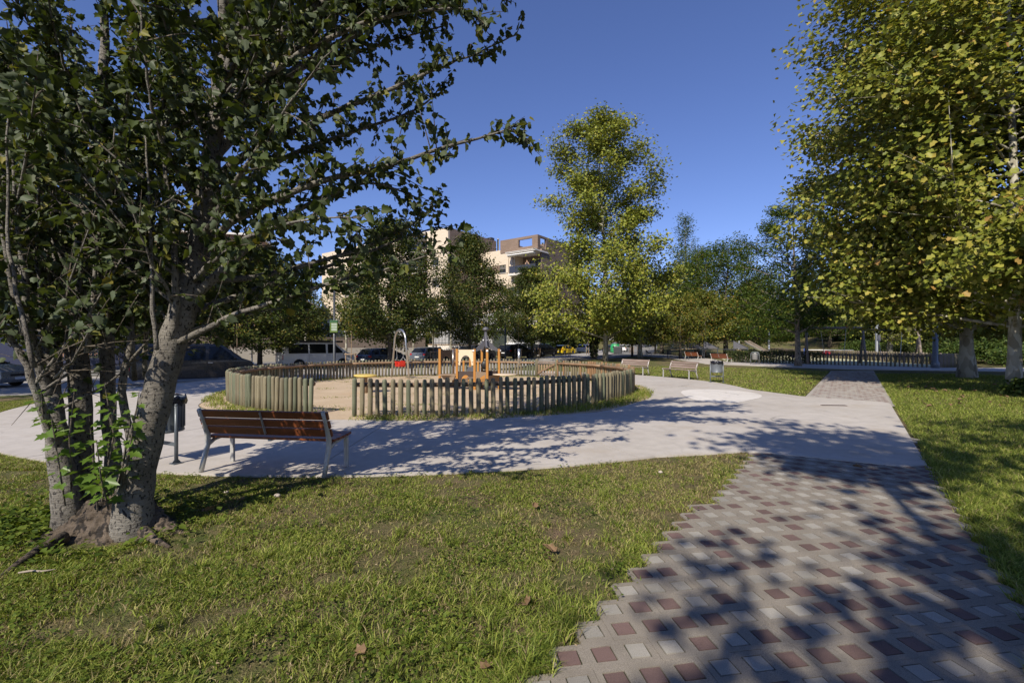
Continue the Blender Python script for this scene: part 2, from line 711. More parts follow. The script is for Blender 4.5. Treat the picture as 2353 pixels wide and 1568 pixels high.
def sand_mat():
    m = NM('playground_sand')
    v = m.coord('Object')
    a = m.noise(v, 1.1, 6, .65)
    f = m.noise(v, 60, 4, .7)
    c = m.ramp(a, [(.3, (.46, .345, .22)), (.7, (.60, .475, .325))])
    c = m.mix(m.ramp(f, [(.35, .4), (.6, 0.)]), c, (.25, .165, .09))
    m.base(c)
    m.rough(.95)
    m.bump(m.math('ADD', f, m.noise(v, 14, 4)), .6, .02)
    return m.m


M_SAND = sand_mat()
M_TRAIL = simple('dirt_trail', (.34, .24, .15), .95, 0, .2, 3, .5)


def paver_mat(name, c1, c2):
    m = NM(name)
    v = m.coord('Object')
    tc = m.n('ShaderNodeNewGeometry')
    f = m.n('ShaderNodeTexNoise')
    f.inputs['Scale'].default_value = 230
    f.inputs['Detail'].default_value = 3
    m.l(tc.outputs['Position'], f.inputs['Vector'])
    g = m.n('ShaderNodeTexNoise')
    g.inputs['Scale'].default_value = 4
    g.inputs['Detail'].default_value = 5
    m.l(tc.outputs['Position'], g.inputs['Vector'])
    c = m.ramp(f.outputs['Fac'], [(.35, c1), (.65, c2)])
    c = m.mix(m.ramp(g.outputs['Fac'], [(.45, 0.), (.75, .45)]), c, [x * .62 for x in c1])
    oi = m.n('ShaderNodeObjectInfo')
    c = m.mix(1.0, c, m.ramp(oi.outputs['Random'], [(0, (.78, .78, .78)), (1, (1.1, 1.1, 1.1))]), 'MULTIPLY')
    m.base(c)
    m.rough(.9)
    m.bump(f.outputs['Fac'], .5, .006)
    return m.m


M_PAVE = paver_mat('paver_concrete', (.175, .152, .122), (.32, .282, .232))
M_TILEW = paver_mat('pale_tile', (.265, .245, .21), (.38, .355, .31))
M_TILER = paver_mat('red_tile', (.125, .078, .068), (.19, .122, .108))
M_MOSS = simple('joint_moss', (.03, .034, .012), .95, 0, .5, 40, .5)


# ---- ground sheet
def axis(lo, hi, step, far):
    a = list(np.arange(lo, hi + 1e-6, step))
    d, p, n = step, hi, lo
    left, right = [], []
    while p < far:
        d *= 1.5
        p += d
        right.append(p)
    d = step
    while n > -far:
        d *= 1.5
        n -= d
        left.append(n)
    return np.array(left[::-1] + a + right)


gx, gy = axis(-40, 95, 1.5, 900), axis(-12, 110, 1.5, 900)
GX, GY = np.meshgrid(gx, gy)
GZ = hgt(GX, GY) - 0.03
nx, ny = len(gx), len(gy)
V = np.stack([GX.ravel(), GY.ravel(), GZ.ravel()], 1)
ii, jj = np.meshgrid(np.arange(nx - 1), np.arange(ny - 1))
q = (jj * nx + ii).ravel()
Fq = np.stack([q, q + 1, q + nx + 1, q + nx], 1)
me = np_mesh('ground', V, Fq.ravel(), np.full(len(Fq), 4), M_GROUND)
me.polygons.foreach_set('use_smooth', [True] * len(me.polygons))
tag(inst('ground', me), 'grassy park ground with bare brown soil patches', kind='structure')


def drape(name, poly, off, mat, label, step=2.0, thick=.08):
    """flat polygon cut into a grid and laid on the terrain as a slab"""
    import bmesh
    b = bmesh.new()
    vs_ = [b.verts.new((x, y, 0)) for x, y in poly]
    b.faces.new(vs_)
    xs = [p[0] for p in poly]
    ys = [p[1] for p in poly]
    for ax, lo, hi in ((0, min(xs), max(xs)), (1, min(ys), max(ys))):
        k = math.ceil(lo / step) * step
        while k < hi:
            no = (1, 0, 0) if ax == 0 else (0, 1, 0)
            co = (k, 0, 0) if ax == 0 else (0, k, 0)
            bmesh.ops.bisect_plane(b, geom=b.verts[:] + b.edges[:] + b.faces[:], plane_co=co, plane_no=no)
            k += step
    for v_ in b.verts:
        v_.co.z = hz(v_.co.x, v_.co.y) + off
    bmesh.ops.recalc_face_normals(b, faces=b.faces)
    if b.faces and sum(f.normal.z for f in b.faces) < 0:
        bmesh.ops.reverse_faces(b, faces=b.faces)
    me = bpy.data.meshes.new(name)
    b.to_mesh(me)
    b.free()
    me.materials.append(mat)
    o = inst(name, me)
    if thick:
        s_ = o.modifiers.new('slab', 'SOLIDIFY')
        s_.thickness = thick
        s_.offset = -1
    return tag(o, label, kind='structure')


# ---- concrete apron round the playground, cast in separate slabs
apron = thing('concrete_path', 'pale concrete walk circling the round playground', None)
apron['kind'] = 'structure'
RI = 7.62
cuts = [-180 + 22.5 * k for k in range(17)]
for a, b in zip(cuts, cuts[1:]):
    n = 16
    ths = [R(a) + (R(b) - R(a)) * k / n for k in range(n + 1)]
    top = []
    for i, th in enumerate(ths):
        ro = apron_r(th)
        ri = RI + .12 * math.sin(5 * th) + .07 * math.sin(13 * th + 1)
        g = .007 if i == 0 else (-.007 if i == n else 0)
        row = []
        for f in (0, .35, .7, 1):
            r = ri + (ro - ri) * f
            x, y = PC[0] + r * math.cos(th) - g * math.sin(th), PC[1] + r * math.sin(th) + g * math.cos(th)
            row.append((x, y, hz(x, y)))
        top.append(row)
    vs_, fs = [], []
    for row in top:
        vs_ += row
    for i in range(n):
        for k in range(3):
            p = i * 4 + k
            fs.append((p, p + 1, p + 5, p + 4))
    mb = MB().add(vs_, fs)
    o = mb.build('slab', M_CONC, apron)
    s_ = o.modifiers.new('slab', 'SOLIDIFY')
    s_.thickness = .07
    s_.offset = -1
# repaired lighter concrete patch, skin laid over the slab
pp = []
for k in range(26):
    an = 2 * math.pi * k / 26
    c0 = gd(1652, 907)
    rr = 1 + .10 * math.sin(3 * an + 1)
    pp.append((c0.x + 1.25 * rr * math.cos(an) + .55 * math.sin(an), c0.y + 1.9 * rr * math.sin(an), .002))
o = MB().add([(x, y, .005) for x, y, z in pp], [tuple(range(26))]).build('concrete_patch', M_CONC2)
tag(o, 'whiter repaired concrete patch in the walk near the two grey benches', kind='structure')
# sand disc
n = 96
vs_ = [(PC[0], PC[1], .015)] + [(PC[0] + (RI + .1) * math.cos(2 * math.pi * k / n), PC[1] + (RI + .1) * math.sin(2 * math.pi * k / n), -.012) for k in range(n)]
o = MB().add(vs_, [(0, 1 + k, 1 + (k + 1) % n) for k in range(n)]).build('sand_ground', M_SAND)
tag(o, 'round bed of tan sand inside the log fence', kind='structure')
# drain grate in the apron
t = thing('drain_grate', 'narrow rusty slot drain set flush in the pale concrete', 'drain grate', tuple(gd(1915, 931)), R(-6))
MB().box((0, 0, .004), (.62, .10, .016)).build('drain_frame', simple('rust_iron', (.10, .065, .05), .8, .3), t)
mb = MB()
for k in range(13):
    MB().box((-.27 + .045 * k, 0, .012), (.02, .07, .008)).build('slat', simple('drain_slat', (.05, .04, .035), .8, .2), t)

# ---- tiled block path
E1 = np.array((math.cos(R(9)), math.sin(R(9))))
E2 = np.array((-math.sin(R(9)), math.cos(R(9))))
T0 = np.array((.3009, 2.404))
PITCH = .192
ppath = thing('paved_path', 'concrete block path with inset pale and red square tiles', None)
ppath['kind'] = 'structure'
cells = {}
for i in range(-40, 60):
    for j in range(-30, 60):
        c = T0 + E1 * (i * PITCH) + E2 * (j * PITCH)
        s_, t_ = path_s(*c), path_t(*c)
        if not (.03 < s_ < 2.10) or t_ < -4.5 or t_ > 9: continue
        if in_apron(c[0], c[1], -.35): continue
        if c[1] > 8.2: continue
        cells[(i, j)] = c
mbP, mbM = MB(), MB()
tiles = []
for (i, j), c in cells.items():
    h, hh = PITCH / 2 - .0003, .0595
    ch = {}
    for sx, sy in ((-1, -1), (1, -1), (1, 1), (-1, 1)):
        miss = ((i + sx, j) not in cells) and ((i, j + sy) not in cells)
        ch[(sx, sy)] = .03 if miss else 0
    seamx = .0018 if (i + j) % 3 == 0 else 0
    seamy = .0018 if (j + 2 * i) % 5 == 0 else 0
    W2 = lambda u, v_, z: (c[0] + E1[0] * u + E2[0] * v_, c[1] + E1[1] * u + E2[1] * v_, z)
    z0 = -.014 + rng.normal(0, .0008)
    out = []
    for sx, sy in ((-1, -1), (1, -1), (1, 1), (-1, 1)):
        k = ch[(sx, sy)]
        x = sx * (h - (seamx if sx < 0 else 0))
        y = sy * (h - (seamy if sy < 0 else 0))
        if k:
            a = (x, y - sy * k)
            b = (x - sx * k, y)
            out.append([a, b] if sx * sy < 0 else [b, a]) if False else out.append([a, b])
        else:
            out.append([(x, y)])
    inn = [(-hh, -hh), (hh, -hh), (hh, hh), (-hh, hh)]
    b0 = len(mbP.v)
    vs_, fs = [], []
    for (u, v_) in inn: vs_.append(W2(u, v_, z0))
    for (u, v_) in inn: vs_.append(W2(u, v_, z0 - .02))
    oi_ = []
    for corner, (sx, sy) in zip(out, ((-1, -1), (1, -1), (1, 1), (-1, 1))):
        ids = []
        pts_ = corner
        if len(pts_) == 2 and (sx, sy) in ((-1, -1), (1, 1)):
            pts_ = pts_           # keep outline counter-clockwise
        elif len(pts_) == 2:
            pts_ = pts_[::-1]
        for (u, v_) in pts_:
            ids.append(len(vs_))
            vs_.append(W2(u, v_, z0))
        oi_.append(ids)
    for k in range(4):
        n_ = (k + 1) % 4
        fs.append((oi_[k][-1], oi_[n_][0], n_, k))
        if len(oi_[k]) == 2: fs.append((oi_[k][0], oi_[k][1], k))
        fs.append((k, n_, 4 + n_, 4 + k))
    flat = [x for ids in oi_ for x in ids]
    nb = len(vs_)
    for idx in flat:
        p = vs_[idx]
        vs_.append((p[0], p[1], p[2] - .03))
    L = len(flat)
    for k in range(L):
        n_ = (k + 1) % L
        fs.append((flat[k], nb + k, nb + n_, flat[n_]))
    mbP.add(vs_, fs)
    mbM.add([W2(-.062, -.062, -.0215), W2(.062, -.062, -.0215), W2(.062, .062, -.0215), W2(-.062, .062, -.0215)], [(0, 1, 2, 3)])
    d = c[1]
    vis = d > 1.95 and abs(c[0] / max(d, .1)) < 1.2
    tiles.append((0 if vis else 1, d, c, (i, j)))
mbP.build('block_frame', M_PAVE, ppath, fix=True)
tag(mbM.build('moss', M_MOSS, ppath), kind='stuff')
tw = MB().box((0, 0, 0), (.1025, .1025, .022)).mesh('tile_pale', M_TILEW)
tr_ = MB().box((0, 0, 0), (.1025, .1025, .022)).mesh('tile_red', M_TILER)
tiles.sort(key=lambda a: (a[0], a[1]))
rest = {0: MB(), 1: MB()}
for k, (vis, d, c, ij) in enumerate(tiles):
    red = (vnoise(np.array([ij[0] * 1.0]), np.array([ij[1] * 1.0]), .61, 5)[0] > .52)
    z = -.0245 + rng.normal(0, .0012)
    if k < 300:
        inst('tile', tr_ if red else tw, ppath, (c[0], c[1], z), (rng.normal(0, .006), rng.normal(0, .006), R(9) + rng.normal(0, .02)))
    else:
        rest[int(red)].box((c[0], c[1], z), (.105, .105, .022), rz=R(9))
for r_, mm in ((0, M_TILEW), (1, M_TILER)):
    if rest[r_].v: tag(rest[r_].build('tile', mm, ppath), kind='stuff')
# far leg of the same path
far = thing('paved_path', 'far leg of the tiled block path leading to the second playground', None)
far['kind'] = 'structure'
mbF = MB()
A = [P0 + PN * .0 + PD * 14.0, P0 + PN * 2.11 + PD * 14.0, P0 + PN * 2.11 + PD * 34.2, P0 + PD * 32.5]
mbF.add([(p[0], p[1], -.012) for p in A], [(0, 1, 2, 3)])
M_PAVEF = paver_mat('grazing_pale_paver', (.33, .295, .26), (.43, .395, .35))  # lighter than the near blocks: grazing-view brightness put into the colour
M_TILERF = paver_mat('grazing_pale_red_tile', (.22, .15, .13), (.29, .21, .185))  # red tile lightened the same way, grazing brightness in its colour
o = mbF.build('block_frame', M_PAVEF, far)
fm = {0: MB(), 1: MB()}
for i in range(20, 200):
    for j in range(20, 200):
        c = T0 + E1 * (i * PITCH) + E2 * (j * PITCH)
        s_, t_ = path_s(*c), path_t(*c)
        if not (.08 < s_ < 2.03) or t_ < 14.2 or t_ > 32.4: continue
        red = rng.random() < .5
        fm[int(red)].box((c[0], c[1], -.012), (.108, .108, .008), rz=R(9))
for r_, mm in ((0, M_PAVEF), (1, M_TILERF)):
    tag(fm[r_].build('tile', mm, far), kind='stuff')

# ---- cross walk in front of the second playground, trails, street
walk = [(18.2, 68), (18.0, 52), (16.2, 38.3), (19.8, 32.4), (22.4, 29.6), (30.5, 27.6), (60, 26), (60, 29.5),
        (36, 31.5), (30.2, 31.7), (19.8, 41.8), (22.5, 52), (24, 68)]
drape('cross_walk', walk, .0, M_CONC, 'concrete walk along the second playground fence')
drape('park_walk', [(8, 58), (14, 66), (18.2, 68), (24, 68), (30, 130), (26, 130)], -.004, M_WALK, 'pale walk leading away under the trees')
drape('curved_path', [(36, 31.5), (60, 29.5), (75, 36), (70, 39), (52, 34.5), (38, 34)], .006, M_WALK, 'pale path curving round the shrubs')
drape('dirt_trail', [(47, 58), (54, 60), (72, 72), (90, 86), (88, 89), (70, 75), (52, 63), (46, 60)], .02, M_TRAIL, 'bare dirt trail climbing the grassy bank')
drape('play_surface', [(19.9, 42.2), (29.8, 32.2), (34, 34.5), (41, 70), (28, 62)], .01,
      simple('pale_rubber', (.44, .43, .27), .9, 0, .15, 2), 'pale safety surface of the second playground')
kerb_line = [(-60, 22.5), (-34, 25.2), (-22, 28.5), (-17, 31.9), (-9, 34.9), (-4.4, 40.2), (1.2, 50), (4.6, 58), (9.6, 72), (17, 92), (30, 130)]
far_line = [(40, 130), (27, 90), (18, 68), (13.0, 56), (7, 46.5), (0, 40.5), (-8, 43.0), (-13, 46.5), (-32, 37.5), (-60, 31)]
far_line = [(42, 130), (29, 92), (20.5, 70), (14.5, 58), (11, 52), (6, 47), (-2, 50), (-9.5, 49), (-32, 38.6), (-60, 31)]
drape('road', kerb_line + far_line, .0, M_ASPH, 'grey asphalt street with parked cars', 2.0)
drape('parking_lane', [(-60, 14), (-24, 16.5), (-14.6, 19.8), (-12.6, 25.5), (-12, 29), (-15.5, 31.5), (-22, 27.9), (-34, 24.6), (-60, 21.9)],
      .0, M_WALK, 'pale parking strip beside the lawn at the left')
drape('sidewalk', [(-15.4, 31.4), (-11.9, 28.9), (-6.5, 29), (-1.5, 30.5), (3, 40), (10, 56), (14, 66), (22, 92), (17.6, 92), (10.2, 72), (5.2, 58),
                   (1.8, 50), (-3.9, 40.4), (-8.6, 34.7)], .10, M_WALK, 'tree lined sidewalk between the park and the street', 2.0, .14)
# white paint bay lines
ml = MB()
for (x, y, a) in ((-13.2, 35.9, 64), (-8.3, 38.6, 50), (-5.4, 44.3, 40), (-1.6, 50.6, 36), (2.6, 58.6, 30), (5.6, 67.4, 26)):
    d = Vector((math.cos(R(a)), -math.sin(R(a)), 0))
    ml.box((x, y, hz(x, y) + .006), (2.0, .12, .004), rz=-R(a))
tag(ml.build('road_markings', M_WHITE), 'white parking bay lines painted on the street', kind='structure')

# ---- grass
gm = NM('grass_blade')
ge = gm.n('ShaderNodeNewGeometry')
at_ = gm.n('ShaderNodeAttribute', attribute_name='dry')
cg = gm.ramp(ge.outputs['Random Per Island'], [(0, (.11, .16, .025)), (.5, (.215, .275, .045)), (.85, (.34, .375, .075)), (1, (.46, .44, .14))])
cb = gm.ramp(ge.outputs['Random Per Island'], [(0, (.19, .135, .07)), (.5, (.33, .25, .135)), (1, (.50, .40, .23))])
cc = gm.mix(at_.outputs['Fac'], cg, cb)
gm.base(cc)
gm.rough(.5)
gm.p.inputs['Specular IOR Level'].default_value = .15
tr_n = gm.n('ShaderNodeBsdfTranslucent')
gm.l(gm.mix(1.0, cc, (1, 1, .45), 'MULTIPLY'), tr_n.inputs['Color'])
mxs = gm.n('ShaderNodeMixShader')
mxs.inputs[0].default_value = .35
gm.l(gm.p.outputs[0], mxs.inputs[1])
gm.l(tr_n.outputs[0], mxs.inputs[2])
gm.l(mxs.outputs[0], gm.out.inputs['Surface'])
M_GRASS = gm.m


def grass(name, pts, h, w, dry, label, lean=(.5, 1.5), zoff=-.028):
    n = len(pts)
    az = rng.random(n) * 2 * np.pi
    side = np.stack([np.cos(az), np.sin(az), np.zeros(n)], 1) * (w / 2)[:, None]
    la = rng.random(n) * 2 * np.pi
    lm = h * rng.uniform(lean[0], lean[1], n)
    lv = np.stack([np.cos(la) * lm, np.sin(la) * lm, np.zeros(n)], 1)
    p = np.stack([pts[:, 0], pts[:, 1], hgt(pts[:, 0], pts[:, 1]) + zoff], 1)
    up = np.zeros((n, 3))
    up[:, 2] = h
    mid = p + up * .6 + lv * .3
    tip = p + up * rng.uniform(.72, 1.0, n)[:, None] + lv
    V = np.stack([p - side, p + side, mid - side * .75, mid + side * .75, tip], 1).reshape(-1, 3)
    b = (np.arange(n) * 5)[:, None]
    F = np.concatenate([b + np.array([[0, 1, 3, 2]]), b + np.array([[2, 3, 4]])], 1).ravel()
    ln = np.tile([4, 3], n)
    me = np_mesh(name, V, F, ln, M_GRASS, {'dry': np.repeat(np.clip(dry, 0, 1), 5)})
    return tag(inst(name, me), label, kind='stuff')


def stair(x, y):
    """offset of the stepped block edge, so grass follows it"""
    t_ = path_t(x, y)
    return np.abs(((t_ / (PITCH * 1.414)) % 1) - .5) * .19


def rej(n, xr, yr, keep, dens):
    out = []
    tot = 0
    while tot < n:
        k = n * 3
        x = rng.uniform(*xr, k)
        y = rng.uniform(*yr, k)
        ok = keep(x, y)
        ok &= rng.random(k) < dens(x, y)
        out.append(np.stack([x[ok], y[ok]], 1))
        tot += ok.sum()
        if len(out) > 60: break
    return np.concatenate(out)[:n]


def fov(x, y, m=1.0): return np.abs(x) < 1.16 * y + m


TB = (-3.5, 4.08)
_cm = np.zeros((140, 140), bool)
for (i_, j_) in cells: _cm[i_ + 50, j_ + 40] = True


def on_tiles(x, y):
    dx, dy = np.asarray(x) - T0[0], np.asarray(y) - T0[1]
    i = np.rint((dx * E1[0] + dy * E1[1]) / PITCH).astype(int) + 50
    j = np.rint((dx * E2[0] + dy * E2[1]) / PITCH).astype(int) + 40
    ok = (i >= 0) & (i < 140) & (j >= 0) & (j < 140)
    return ok & _cm[np.clip(i, 0, 139), np.clip(j, 0, 139)]



def keep_left(x, y):
    s_ = path_s(x, y)
    return fov(x, y, .4) & (s_ < 1.0) & ~on_tiles(x + rng.normal(0, .02, np.shape(x)), y + rng.normal(0, .02, np.shape(x))) & ~in_apron(x, y, .03) & (np.hypot(x - TB[0], (y - TB[1])) > .40)


bare = lambda x, y: vnoise(x, y, .55, 3) * .5 + vnoise(x, y, .19, 4) * .5
dn = lambda x, y: np.clip((2.3 / y) ** 1.2, 0, 1) * np.clip(1.75 - 2.3 * bare(x, y), .06, 1)
pts = rej(135000, (-9.5, 3.6), (1.9, 7.2), keep_left, dn)
x, y = pts.T
lush = sstep(4.6, 2.4, y) * .8 + .2
patch = vnoise(x, y, 1.3, 8)
h = rng.uniform(.022, .062, len(x)) * (.5 + .6 * lush) * (.55 + .7 * vnoise(x, y, .3, 9))
edge = sstep(.35, .06, -path_s(x, y))
h *= 1 + .35 * edge
dry = (rng.random(len(x)) < np.clip(.34 + 1.0 * (bare(x, y) - .45) + .42 * sstep(-1.5, 2.6, x) * sstep(3.2, 4.4, y) - .2 * lush - .22 * edge, .08, .82)).astype(float) * rng.uniform(.6, 1, len(x))
grass('grass', pts, h, rng.uniform(.003, .0062, len(x)) * (1 + .12 * y), dry, 'short sunlit lawn around the tree and left of the tiled path')
# taller tufts
tp, th_, td = [], [], []
for k in range(190):
    for _ in range(50):
        cx, cy = rng.uniform(-5.5, 3.2), rng.uniform(2.0, 6.4)
        if keep_left(np.array([cx]), np.array([cy]))[0] and rng.random() < (2.6 / cy): break
    m_ = int(rng.integers(18, 60))
    rr = rng.uniform(.02, .075)
    a = rng.random(m_) * 6.28
    r0 = rr * np.sqrt(rng.random(m_))
    tp.append(np.stack([cx + r0 * np.cos(a), cy + r0 * np.sin(a)], 1))
    th_.append(rng.uniform(.04, .115, m_) * (1 if cy < 4 else .75))
    td.append((rng.random(m_) < .12) * 1.0)
for (px, py, hh_) in ((1385, 1138, .16), (1395, 1130, .12), (1150, 1500, .2), (1210, 1530, .2), (1130, 1440, .17), (1250, 1480, .12), (1470, 1240, .13), (1500, 1255, .1), (960, 1140, .12), (905, 1105, .14)):
    g0 = gd(px, py)
    m_ = 60
    a = rng.random(m_) * 6.28
    r0 = .05 * np.sqrt(rng.random(m_))
    tp.append(np.stack([g0.x + r0 * np.cos(a), g0.y + r0 * np.sin(a)], 1))
    th_.append(rng.uniform(.4, 1, m_) * hh_)
    td.append((rng.random(m_) < .08) * 1.0)
tp = np.concatenate(tp)
grass('grass', tp, np.concatenate(th_), rng.uniform(.004, .007, len(tp)), np.concatenate(td), 'taller green tufts standing in the near lawn', (.4, 1.3))


def keep_right(x, y):
    return fov(x, y, .6) & (path_s(x, y) > 1.2) & ~on_tiles(x, y) & ((path_s(x, y) > 2.10) | (y < 6.8)) & ~in_apron(x, y, -.01)


pts = rej(85000, (2.3, 26), (2.0, 25.5), lambda x, y: keep_right(x, y) & (y < 26.8), lambda x, y: np.clip((3.0 / y) ** 1.75, 0, 1))
x, y = pts.T
grass('grass', pts, rng.uniform(.03, .095, len(x)) * (1 + .5 * sstep(.35, 0.02, path_s(x, y) - 2.13)) * (.75 + .5 * vnoise(x, y, .6, 2)), rng.uniform(.004, .0065, len(x)) * (1 + .09 * y),
      (rng.random(len(x)) < .10) * .8, 'thick green lawn right of the path, in dappled shade')


def keep_far(x, y):
    return fov(x, y, 0) & (path_s(x, y) < -.05) & ~in_apron(x, y, .05) & (y > 14) & (y < 26.5 + (x - 5) * .0 + 8 * sstep(9, 16, 30 - x)) & (x > 2) & (x + y * 1.0 < 47.5)


pts = rej(34000, (1, 22), (14, 34), keep_far, lambda x, y: np.clip((15 / y) ** 1.5, 0, 1))
x, y = pts.T
grass('grass', pts, rng.uniform(.03, .085, len(x)), rng.uniform(.014, .026, len(x)), (rng.random(len(x)) < .14 + .2 * (vnoise(x, y, 2, 5) > .6)) * .8,
      'sunny green lawn behind the grey benches')
pts = rej(22000, (-18, -6), (6, 14.6), lambda x, y: fov(x, y, 0) & ~in_apron(x, y, .04) & (y < 14.3 + .1 * x + 1.3), lambda x, y: np.clip((6 / y) ** 1.4, 0, 1))
x, y = pts.T
grass('grass', pts, rng.uniform(.02, .06, len(x)), rng.uniform(.006, .011, len(x)), (rng.random(len(x)) < .28) * .9, 'lawn corner left of the tree beyond the walk')
# weeds and rim grass round the log fence
th = rng.random(30000) * 2 * np.pi
rr = 7.0 + .09 + rng.random(30000) ** 1.4 * .52
inner = rng.random(30000) < .28
rr = np.where(inner, 6.85 - rng.random(30000) ** 1.6 * .8, rr)
x, y = PC[0] + rr * np.cos(th), PC[1] + rr * np.sin(th)
deg = np.degrees(th) % 360
gapm = ((deg > 252) & (deg < 262))
dens_ = np.where((deg > 265) & (deg < 345), 1.0, np.where((deg > 190) & (deg < 250), .8, .4)) * np.clip(vnoise(x, y, .4, 6) * 1.7, .1, 1)
ok = (~gapm) & (rng.random(len(x)) < dens_)
x, y, deg = x[ok], y[ok], deg[ok]
grass('grass', np.stack([x, y], 1), rng.uniform(.03, .13, len(x)) * np.where((deg > 300) & (deg < 350), 1.7, 1.0), rng.uniform(.008, .018, len(x)),
      (rng.random(len(x)) < .2) * .8, 'rim of weeds and grass along the foot of the log fence', zoff=-.01)
# thin tufts on the sand
pts = []
for k in range(46):
    a, r_ = rng.random() * 6.28, 6.4 * math.sqrt(rng.random())
    cx, cy = PC[0] + r_ * math.cos(a), PC[1] + r_ * math.sin(a)
    m_ = int(rng.integers(25, 80))
    pts.append(np.stack([cx + rng.normal(0, .32, m_), cy + rng.normal(0, .14, m_)], 1))
pts = np.concatenate(pts)
grass('grass', pts, rng.uniform(.02, .06, len(pts)), rng.uniform(.01, .02, len(pts)), (rng.random(len(pts)) < .3) * .8, 'thin grass tufts growing through the playground sand', zoff=.0)


# ---- leaves: flat templates in (width, length) with a fold along the midrib
def tmpl(half, fold=.25, droop=.25):
    """vertices and two faces of a leaf; half = right outline from base to tip"""
    L = [(-x, y) for x, y in half[1:-1]][::-1]
    vs_ = [(x, y) for x, y in half] + L
    V = np.array([(x, y, abs(x) * fold - droop * y * y) for x, y in vs_])
    n = len(half)
    right = list(range(n))
    left = [0, n - 1] + list(range(n, n + len(L)))
    return V, [right, left]


LEAF_BIG = tmpl([(0, 0), (.20, -.04), (.46, .20), (.30, .34), (.50, .66), (.22, .62), (0, 1)])
LEAF_POP = tmpl([(0, 0), (.24, .0), (.44, .22), (.34, .42), (.36, .66), (.16, .74), (0, 1)], .3, .3)
LEAF_MID = tmpl([(0, 0), (.46, .14), (.26, .36), (.46, .66), (0, 1)], .3, .2)
LEAF_FIVE = tmpl([(0, 0), (.50, .16), (.30, .52), (0, 1)], .3, .2)
LEAF_LOW = tmpl([(0, 0), (.40, .45), (0, 1)], .35, .2)
LEAF_SLIM = tmpl([(0, 0), (.2, .5), (0, 1)], .3, .2)


def leaves_mesh(name, pos, dirs, nrm, size, T, mat):
    V0, F0 = T
    n = len(pos)
    d = dirs / np.linalg.norm(dirs, axis=1, keepdims=True)
    w = np.cross(d, nrm)
    w /= np.linalg.norm(w, axis=1, keepdims=True) + 1e-9
    nn = np.cross(w, d)
    V = (pos[:, None, :] + size[:, None, None] * (V0[None, :, 0:1] * w[:, None, :] + V0[None, :, 1:2] * d[:, None, :] + V0[None, :, 2:3] * nn[:, None, :])).reshape(-1, 3)
    k = len(V0)
    idx = np.concatenate([np.array(f) for f in F0])
    F = ((np.arange(n) * k)[:, None] + idx[None, :]).ravel()
    return np_mesh(name, V, F, np.tile([len(f) for f in F0], n), mat)


# leafy weeds in the lawn (clover, plantain)
pts = rej(9000, (-6, 3.4), (1.95, 6.6), keep_left, lambda x, y: np.clip((2.4 / y), 0, 1) * (vnoise(x, y, .45, 21) > .52))
n = len(pts)
a = rng.random(n) * 6.28
D = np.stack([np.cos(a), np.sin(a), rng.uniform(.1, .9, n)], 1)
N = np.stack([rng.normal(0, .3, n), rng.normal(0, .3, n), np.ones(n)], 1)
me = leaves_mesh('weed', np.stack([pts[:, 0], pts[:, 1], rng.uniform(-.015, .025, n)], 1), D, N, rng.uniform(.014, .034, n), LEAF_LOW,
                 leaf_mat('weed_leaf', [(0, (.06, .10, .016)), (.7, (.13, .18, .026)), (1, (.21, .25, .045))], .38, .55, spec=.15))
tag(inst('weeds', me), 'small round leaved weeds scattered through the near lawn', kind='stuff')
c0 = np.array([gd(60, 1230).x, gd(60, 1230).y])
pts = rng.normal(0, 1, (2600, 2)) * np.array([.75, .38]) + np.array([gd(70, 1210).x, gd(70, 1210).y])
pts = pts[np.hypot(pts[:, 0] - TB[0], pts[:, 1] - TB[1]) > .45]
n = len(pts)
a = rng.random(n) * 6.28
D = np.stack([np.cos(a), np.sin(a), rng.uniform(.1, 1.0, n)], 1)
N = np.stack([rng.normal(0, .3, n), rng.normal(0, .3, n), np.ones(n)], 1)
me = leaves_mesh('weed', np.stack([pts[:, 0], pts[:, 1], rng.uniform(-.01, .08, n)], 1), D, N, rng.uniform(.03, .07, n), LEAF_LOW, MAT['weed_leaf'])
tag(inst('weeds', me), 'lush low weeds in the shade left of the tree foot', kind='stuff')
# dead litter on the soil
pts = rej(7000, (-8, 3.4), (1.95, 7), keep_left, lambda x, y: np.clip((2.4 / y), 0, 1))
n = len(pts)
a = rng.random(n) * 6.28
D = np.stack([np.cos(a), np.sin(a), rng.uniform(-.1, .3, n)], 1)
N = np.stack([rng.normal(0, .5, n), rng.normal(0, .5, n), np.ones(n)], 1)
me = leaves_mesh('litter', np.stack([pts[:, 0], pts[:, 1], rng.uniform(-.02, .012, n)], 1), D, N, rng.uniform(.008, .026, n), LEAF_SLIM, leaf_mat('straw_litter', [(0, (.13, .09, .055)), (.6, (.24, .17, .10)), (1, (.38, .30, .19))], .1, .8, spec=.1))
tag(inst('leaf_litter', me), 'dry crumbs of leaves and straw between the grass blades', kind='stuff')
